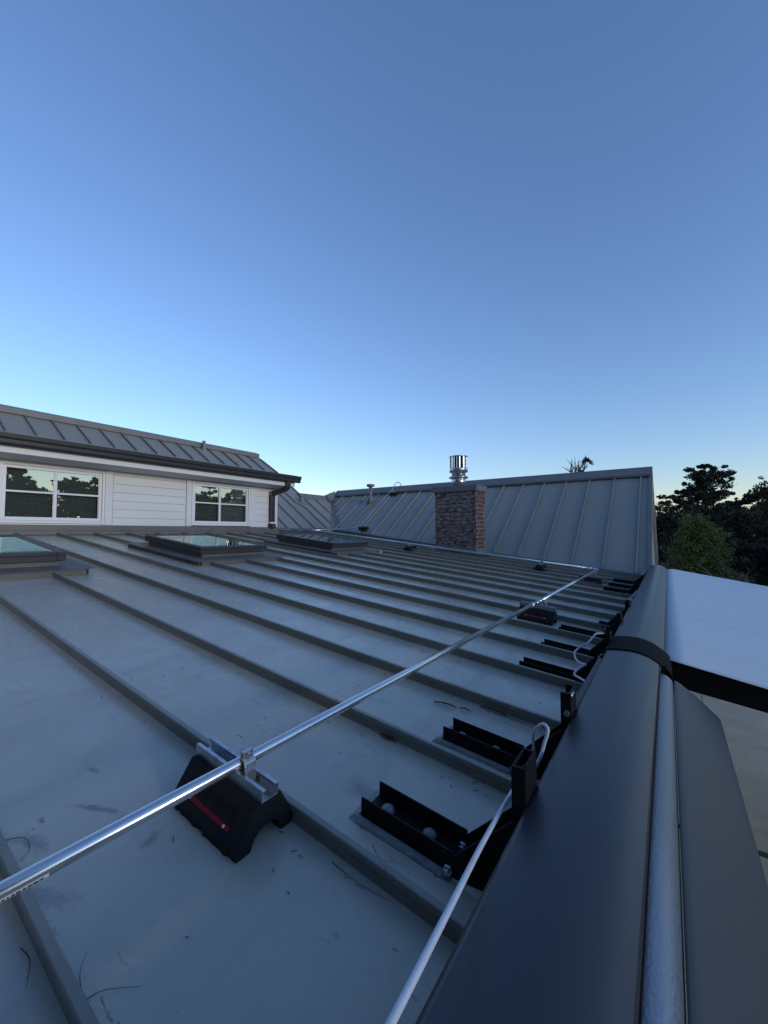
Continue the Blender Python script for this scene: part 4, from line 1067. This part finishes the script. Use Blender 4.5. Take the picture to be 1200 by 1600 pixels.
twig([(-.545, .605, .0), (-.485, .602, .004), (-.42, .612, 0)], .0011, 'thin brown needle against the lowest rib')
nd = MB(); r_ = random.Random(31)
for i in range(240):
    k = r_.choice((-1, 0, 0, 1, 1, 2, 2, 3, 4, 5)); y0 = seam_y[max(K0, k)]
    y = y0 - .012 - abs(r_.gauss(0, .05)) if r_.random() < .6 else y0 + r_.uniform(.02, .38)
    x = r_.uniform(-2.6, -.36) if r_.random() < .6 else r_.uniform(-5.5, -.36)
    L = r_.uniform(.004, .015); a = r_.gauss(0, .6) if r_.random() < .6 else r_.uniform(0, 3.14); wd = r_.uniform(.0003, .0008)
    dx, dy = math.cos(a) * L / 2, math.sin(a) * L / 2; nx_, ny_ = -math.sin(a) * wd, math.cos(a) * wd
    z = lambda X: zp(X) + .0022
    nd.add([(x - dx - nx_, y - dy - ny_, z(x - dx)), (x + dx - nx_, y + dy - ny_, z(x + dx)), (x + dx + nx_, y + dy + ny_, z(x + dx)), (x - dx + nx_, y - dy + ny_, z(x - dx)), (x, y, z(x) + wd * 2.5)],
           [(0, 1, 4), (1, 2, 4), (2, 3, 4), (3, 0, 4), (3, 2, 1, 0)])
tag(nd.build('fallen_needles', m_twig), 'fine dry needles and bits scattered over the roof pans', 'debris', kind='stuff')
def leaf(x, y, L, W, rot, label):
    b = MB(); n = 8; V = []
    for i in range(n + 1):
        u = i / n; wd = W * math.sin(math.pi * min(1, u * .92 + .06)) ** .8
        for s_ in (-1, 0, 1):
            lx = (u - .5) * L; ly = s_ * wd; h = .003 + .004 * math.sin(u * 3.1) + (.003 if s_ else 0)
            X = x + lx * math.cos(rot) - ly * math.sin(rot); Y_ = y + lx * math.sin(rot) + ly * math.cos(rot)
            V.append((X, Y_, zp(X) + h))
    b.add(V, [(3 * i + j, 3 * i + 3 + j, 3 * i + 4 + j, 3 * i + 1 + j) for i in range(n) for j in range(2)], True)
    o = b.build('dry_leaf', m_leafdry); tag(o, label, 'leaf'); md = o.modifiers.new('thickness', 'SOLIDIFY'); md.thickness = .0006
    return o
leaf(-.668, 1.335, .085, .006, .25, 'long reddish dry leaf in the middle of the third bay')
leaf(-.60, 1.352, .04, .004, .1, 'smaller dry leaf just right of the long reddish one')
leaf(-.52, 1.418, .10, .005, -.02, 'dry brown strip lying along the rib above the second channel')
leaf(-.70, 1.020, .06, .006, -.02, 'brown leaf tucked against the second rib under the conduit')

# ------------------------------------------------------------------ trees and shrubs
def leaves(mb_pts, size, name, mat, parent, rs, flat=0.0, smin=.6):
    """mb_pts: (N,3) leaf positions; builds one crown mesh of small folded leaf quads"""
    N = len(mb_pts); rg = np.random.RandomState(rs)
    d = rg.normal(size=(N, 3)); d[:, 2] *= (1 - flat); d /= np.linalg.norm(d, axis=1)[:, None] + 1e-9
    e = rg.normal(size=(N, 3)); e[:, 2] *= (1 - flat); e -= d * (e * d).sum(1)[:, None]; e /= np.linalg.norm(e, axis=1)[:, None] + 1e-9
    s = size * rg.uniform(smin, 1.3, size=(N, 1)); wv = s * rg.uniform(.35, .6, size=(N, 1))
    P = np.asarray(mb_pts)
    V = np.stack([P - d * s * .5, P + e * wv * .5, P + d * s * .5, P - e * wv * .5], 1).reshape(-1, 3)
    V = V - np.array(WM[parent.name].translation)
    me = bpy.data.meshes.new(name); me.vertices.add(4 * N); me.vertices.foreach_set('co', V.ravel())
    me.loops.add(4 * N); me.loops.foreach_set('vertex_index', np.arange(4 * N, dtype=np.int32))
    me.polygons.add(N); me.polygons.foreach_set('loop_start', np.arange(0, 4 * N, 4, dtype=np.int32)); me.polygons.foreach_set('loop_total', np.full(N, 4, dtype=np.int32))
    me.update(); me.validate(); me.materials.append(mat)
    o = bpy.data.objects.new(name, me); COL.objects.link(o); o.parent = parent; WM[o.name] = WM[parent.name]
    return o
def blob(rg, c, r, n, hollow=.55):
    d = rg.normal(size=(n, 3)); d /= np.linalg.norm(d, axis=1)[:, None]
    rad = rg.uniform(hollow, 1.0, size=(n, 1)) ** .7
    return np.array(c) + d * rad * np.array(r)
def pine(x, y, top, width, label, group, rs, mat, base=GZ, bare=.35, n_lv=9, leaf=.22, dens=70, name='pine_tree'):
    rg = np.random.RandomState(rs); rr = random.Random(rs); H = top - base
    t = thing(name, label, 'tree', (x, y, base), None, group)
    tr = MB(); lean = rr.uniform(-.03, .03)
    tp = [(x + lean * H * u + .1 * math.sin(u * 5 + rs), y, base + H * u * .97) for u in np.linspace(0, 1, 9)]
    tr.tube(tp, [max(.03, .022 * H * (1 - .88 * u)) for u in np.linspace(0, 1, 9)], 8)
    pts = []
    for i in range(n_lv):
        u = bare + (1 - bare) * (i + .3) / n_lv; zc_ = base + H * u
        wl = width * (math.sin(math.pi * (.22 + .74 * (u - bare) / (1 - bare))) ** .8) * rr.uniform(.75, 1.15)
        m = rr.randint(4, 6); a0_ = rr.uniform(0, 6.28)
        for k in range(m):
            a = a0_ + 6.28 * k / m + rr.uniform(-.4, .4); L = wl * rr.uniform(.55, 1.05)
            rise = L * rr.uniform(.12, .45)
            p0 = Vector((x + lean * H * u, y, zc_)); p1 = p0 + Vector((math.cos(a) * L * .55, math.sin(a) * L * .55, rise * .35)); p2 = p0 + Vector((math.cos(a) * L, math.sin(a) * L, rise))
            tr.tube([p0, p1, p2], [.012 * H * (1 - u) + .03, .03, .012], 5)
            for q in range(rr.randint(2, 4)):
                f = rr.uniform(.45, 1.0); c = p0.lerp(p2, f) + Vector((rr.uniform(-.2, .2) * wl, rr.uniform(-.2, .2) * wl, rr.uniform(0, .12) * wl))
                r_ = wl * rr.uniform(.16, .30)
                r_ *= rr.uniform(.7, 1.15); pts.append(blob(rg, c, (r_, r_ * rr.uniform(.7, 1.1), r_ * rr.uniform(.55, 1.0)), dens, .2))
    top_c = (x + lean * H, y, top - .25)
    pts.append(blob(rg, top_c, (width * .22, width * .22, .25), dens, .2))
    tr.build('trunk', m_bark, t)
    P = np.concatenate(pts); P = P[P[:, 2] < top + .1]
    leaves(P, leaf, 'crown', mat, t, rs, .35)
    return t
def oak(x, y, top, width, label, group, rs, mat, base=GZ, clumps=34, dens=170, leaf=.20, name='oak_tree', low=.15, pointed=0.0):
    rg = np.random.RandomState(rs); rr = random.Random(rs); H = top - base
    t = thing(name, label, 'tree', (x, y, base), None, group)
    tr = MB(); tr.tube([(x, y, base), (x + .1, y, base + H * .3), (x - .05, y, base + H * .75)], [.05 * H * .5, .035 * H * .5, .03], 8)
    pts = []
    for i in range(clumps):
        u = low + (1 - low) * (i + rr.random()) / clumps
        prof = math.sin(math.pi * min(1, .16 + .80 * u)) ** .6 if not pointed else (1 - u) ** pointed * (min(1, .5 + u * 2))
        a = rr.uniform(0, 6.28); rad = width * prof * math.sqrt(rr.uniform(.15, 1))
        r_ = width * rr.uniform(.20, .36) * (.55 + .45 * prof)
        c = Vector((x + math.cos(a) * rad * .8, y + math.sin(a) * rad * .8, base + H * u - r_ * .6))
        if rr.random() < .5: tr.tube([(x, y, base + H * max(.15, u - .3)), c], [.05, .015], 5)
        pts.append(blob(rg, c, (r_, r_, r_ * .75), dens, .35))
        # loose sprays outside the clump
        for q in range(3):
            d = Vector((rr.uniform(-1, 1), rr.uniform(-1, 1), rr.uniform(-.2, 1))).normalized() * r_ * 1.15
            pts.append(blob(rg, c + d, (r_ * .3,) * 3, dens // 9, .1))
    tr.build('trunk', m_bark, t)
    P = np.concatenate(pts)
    leaves(P, leaf, 'crown', mat, t, rs, .1)
    return t
GT = 'dark trees behind the patio'
pine(4.35, 65, 8.5, 3.1, 'tallest tree on the right, open flat-topped cypress against the sky', GT, 21, m_cyp, bare=.36, n_lv=12, leaf=.30, dens=120, name='cypress_tree')
pine(-.30, 50, 3.8, 1.3, 'thin sparse treetop right beside the gable edge', GT, 22, m_cyp, bare=.5, n_lv=6, leaf=.22, dens=26)
pine(1.25, 55, 4.6, 2.0, 'small layered conifer between the gable and the tall cypress', GT, 23, m_cyp, bare=.4, n_lv=8, leaf=.26, dens=70)
pine(5.3, 50, 2.9, 2.0, 'low conifer just right of the tall cypress', GT, 24, m_cyp, bare=.3, n_lv=7, leaf=.24, dens=70)
oak(6.3, 48, 3.6, 2.2, 'round dark tree in the gap left of the big right-hand crown', GT, 25, m_oak, leaf=.26)
oak(7.4, 46, 4.6, 2.9, 'big dark rounded crown cut by the right edge of the picture', GT, 26, m_oak2, clumps=46, leaf=.24)
oak(2.7, 60, 3.3, 3.0, 'dark broad tree in front of the cypress trunk', GT, 27, m_oak, leaf=.28)
oak(5.0, 58, 3.0, 2.8, 'dark broad tree under the right side of the cypress', GT, 28, m_cyp, leaf=.28)
oak(.2, 34, 1.4, 2.0, 'dark tree low behind the gable edge', GT, 29, m_oak, leaf=.2)
oak(1.5, 37, 1.3, 2.2, 'dark tree behind the top of the green shrub', GT, 30, m_cyp, leaf=.2)
oak(2.9, 34, 1.2, 2.1, 'shadowy tree right of the shrub top', GT, 31, m_oak, leaf=.2)
oak(4.3, 36, 1.5, 2.3, 'shadowy tree below the cypress, toward the right edge', GT, 32, m_hedge, leaf=.2)
oak(5.6, 33, 1.8, 2.2, 'shadowy tree at the right edge under the big crown', GT, 33, m_oak2, leaf=.2)
oak(2.9, 24, -.4, 1.5, 'dim understorey bush right of the green shrub', GT, 34, m_hedge, leaf=.14)
oak(4.2, 24, -.3, 1.6, 'dim understorey bush near the right edge', GT, 35, m_oak, leaf=.14)
oak(.5, 22, -.3, 1.3, 'dim bush filling the gap left of the green shrub', GT, 36, m_oak, leaf=.13)
# a wooded rise far behind, one mass
wd = bpy.data.objects.new('far_woods', None); wd.name = 'far_woods_base'; COL.objects.link(wd); wd.location = (10, 150, GZ); WM[wd.name] = Matrix.Translation((10, 150, GZ))
rg = np.random.RandomState(77); pts = []
for i in range(150):
    bx = -25 + 75 * i / 150 + rg.uniform(-1, 1); hgt = 6.6 + 1.6 * math.sin(i * .31) + rg.uniform(-1.2, 1.2)
    for k in range(3):
        zc_ = GZ + hgt * (k + .6) / 3; pts.append(blob(rg, (bx + rg.uniform(-1, 1), 150 + rg.uniform(-3, 3), zc_), (2.4, 2.4, hgt * .26), 110, .3))
fwd_ = leaves(np.concatenate(pts), .9, 'far_woods', m_oak, wd, 78)
fwd_.parent = None; fwd_.location = wd.location; bpy.data.objects.remove(wd); fwd_['kind'] = 'stuff'; tag(fwd_, 'dark wooded skyline far behind the trees on the right', 'woods')
# the green shrub
oak(.74, 15, .44, 1.62, 'pale green bushy cone-shaped shrub just beyond the white cloth', None, 41, m_shrub, clumps=170, dens=260, leaf=.062, name='shrub', low=.12, pointed=.60)
# bare grey bush
def bare_bush(x, y, top, wdt, label, rs, n=26):
    rr = random.Random(rs); t = thing('bare_bush', label, 'bush', (x, y, GZ), None, 'leafless grey bushes by the patio'); b = MB()
    for i in range(n):
        a = rr.uniform(0, 6.28); p = Vector((x + rr.uniform(-.2, .2), y + rr.uniform(-.2, .2), GZ)); d = Vector((math.cos(a) * .35, math.sin(a) * .35, 1)).normalized(); L = (top - GZ) * rr.uniform(.65, 1.1)
        path = [p.copy()]; droop = rr.uniform(.06, .16); out = Vector((math.cos(a), math.sin(a), 0))
        for k in range(9):
            p = p + d * L / 8; d = (d + out * droop * 1.2 - Vector((0, 0, droop * (.3 + k * .12))) + Vector((rr.uniform(-.12, .12), rr.uniform(-.12, .12), rr.uniform(-.08, .08)))).normalized(); path.append(p.copy())
            if k > 2 and rr.random() < .9:
                dd = (d + Vector((rr.uniform(-1, 1), rr.uniform(-1, 1), rr.uniform(-.4, .8)))).normalized(); q = p + dd * rr.uniform(.15, .5); q2 = q + (dd + Vector((rr.uniform(-.5, .5), rr.uniform(-.5, .5), -.5))).normalized() * rr.uniform(.1, .4)
                b.tube([p, q, q2], [.007, .005, .002], 4, False)
        b.tube(path, [.014 * (1 - .07 * k) for k in range(len(path))], 5)
    b.build('branches', m_barkpale, t)
bare_bush(2.05, 14.3, -.45, 1.0, 'leafless tangled grey bush right of the green shrub', 51)
bare_bush(2.75, 13.6, -.40, 1.0, 'leafless grey bush at the right edge above the white cloth', 52)
bare_bush(2.2, 18, -.75, 1.2, 'farther leafless bush in the dusk behind the others', 53, 34)
# tree whose tip shows over the ridge
rr = random.Random(9)
tt = thing('bare_tree', 'distant treetop of bare twigs with one leafy tuft above the steep ridge', 'tree', (-7.2, 45, GZ)); b = MB()
b.tube([(-7.2, 45, GZ), (-7.1, 45, 2), (-7.2, 45, 6.6)], [.25, .2, .09], 8)
for i in range(26):
    a = rr.uniform(-1.1, 1.1); L = rr.uniform(.5, 1.5); s0_ = Vector((-7.2 + rr.uniform(-.9, .5), 45 + rr.uniform(-.5, .5), 5.9 + rr.uniform(0, .5))); d = Vector((math.sin(a), rr.uniform(-.3, .3), math.cos(a)))
    b.tube([s0_, s0_ + d * L * .5 + Vector((rr.uniform(-.1, .1), 0, 0)), s0_ + d * L], [.05, .035, .012], 5)
    b.tube([s0_ + d * L * .5, s0_ + d * L * .5 + Vector((rr.uniform(-.4, .4), 0, rr.uniform(.1, .5)))], [.025, .008], 4)
    b.tube([Vector((-7.2, 45, 5.0)), s0_], [.07, .045], 5)
b.tube([(-7.1, 45, 5.2), (-6.8, 45, 6.3), (-6.55, 45, 7.1)], [.07, .05, .04], 6)
b.build('trunk', m_bark, tt)
rg = np.random.RandomState(4)
tuft = []
for i in range(60):
    a = rg.uniform(-1.5, 1.5); L = rg.uniform(.35, .75)
    for k in range(6):
        f = (k + 1) / 6
        tuft.append((-6.55 + math.sin(a) * L * f, 45 + rg.uniform(-.4, .4) * f, 7.12 + math.cos(a) * L * f * .75 - .45 * f * f * abs(math.sin(a))))
leaves(np.array(tuft), .22, 'crown', m_oak, tt, 4)
# trees on the open side of the patio, seen in the window glass
GR = 'trees across the patio mirrored in the window glass'
oak(17, 6.3, 4.9, 1.5, 'tall dense tree mirrored at the left of the larger window', GR, 61, m_cyp, clumps=46, dens=190, leaf=.24)
oak(17, 10.3, 3.35, 1.5, 'rounded tree mirrored at the right of the larger window', GR, 62, m_oak, clumps=40, dens=170, leaf=.2)
pine(17, 18.4, 3.9, 1.5, 'open conifer mirrored in the left half of the smaller window', GR, 63, m_cyp, bare=.1, n_lv=12, leaf=.15, dens=60)
oak(17, 21.2, 3.5, 1.6, 'leafy tree mirrored in the right half of the smaller window', GR, 64, m_oak, clumps=40, leaf=.14, dens=100)
for i in range(11):
    oak(18.5 + rr.uniform(-.6, .6), .5 + i * 2.3, 3.1 + rr.uniform(-.3, .3), 2.6, 'dark bushy tree of the row mirrored along the bottom of the window glass', GR, 70 + i, m_hedge, clumps=46, dens=170, leaf=.32, low=.05)
GB = 'unseen tall trees added behind the camera to block low sky light'  # out-of-view row added to keep sky light off the near rib faces
for i, (bx, by, bt, bw) in enumerate(((-9, -6.5, 8.5, 3.0), (-5.2, -7.5, 9.5, 3.2), (-1.6, -7.0, 9.0, 3.0), (2.2, -7.8, 9.6, 3.2), (6.2, -7.0, 8.4, 3.0))):
    oak(bx, by, bt, bw, 'unseen tall dark tree added behind the camera to block sky light', GB, 90 + i, m_oak, clumps=80, dens=90, leaf=.4, low=.2)
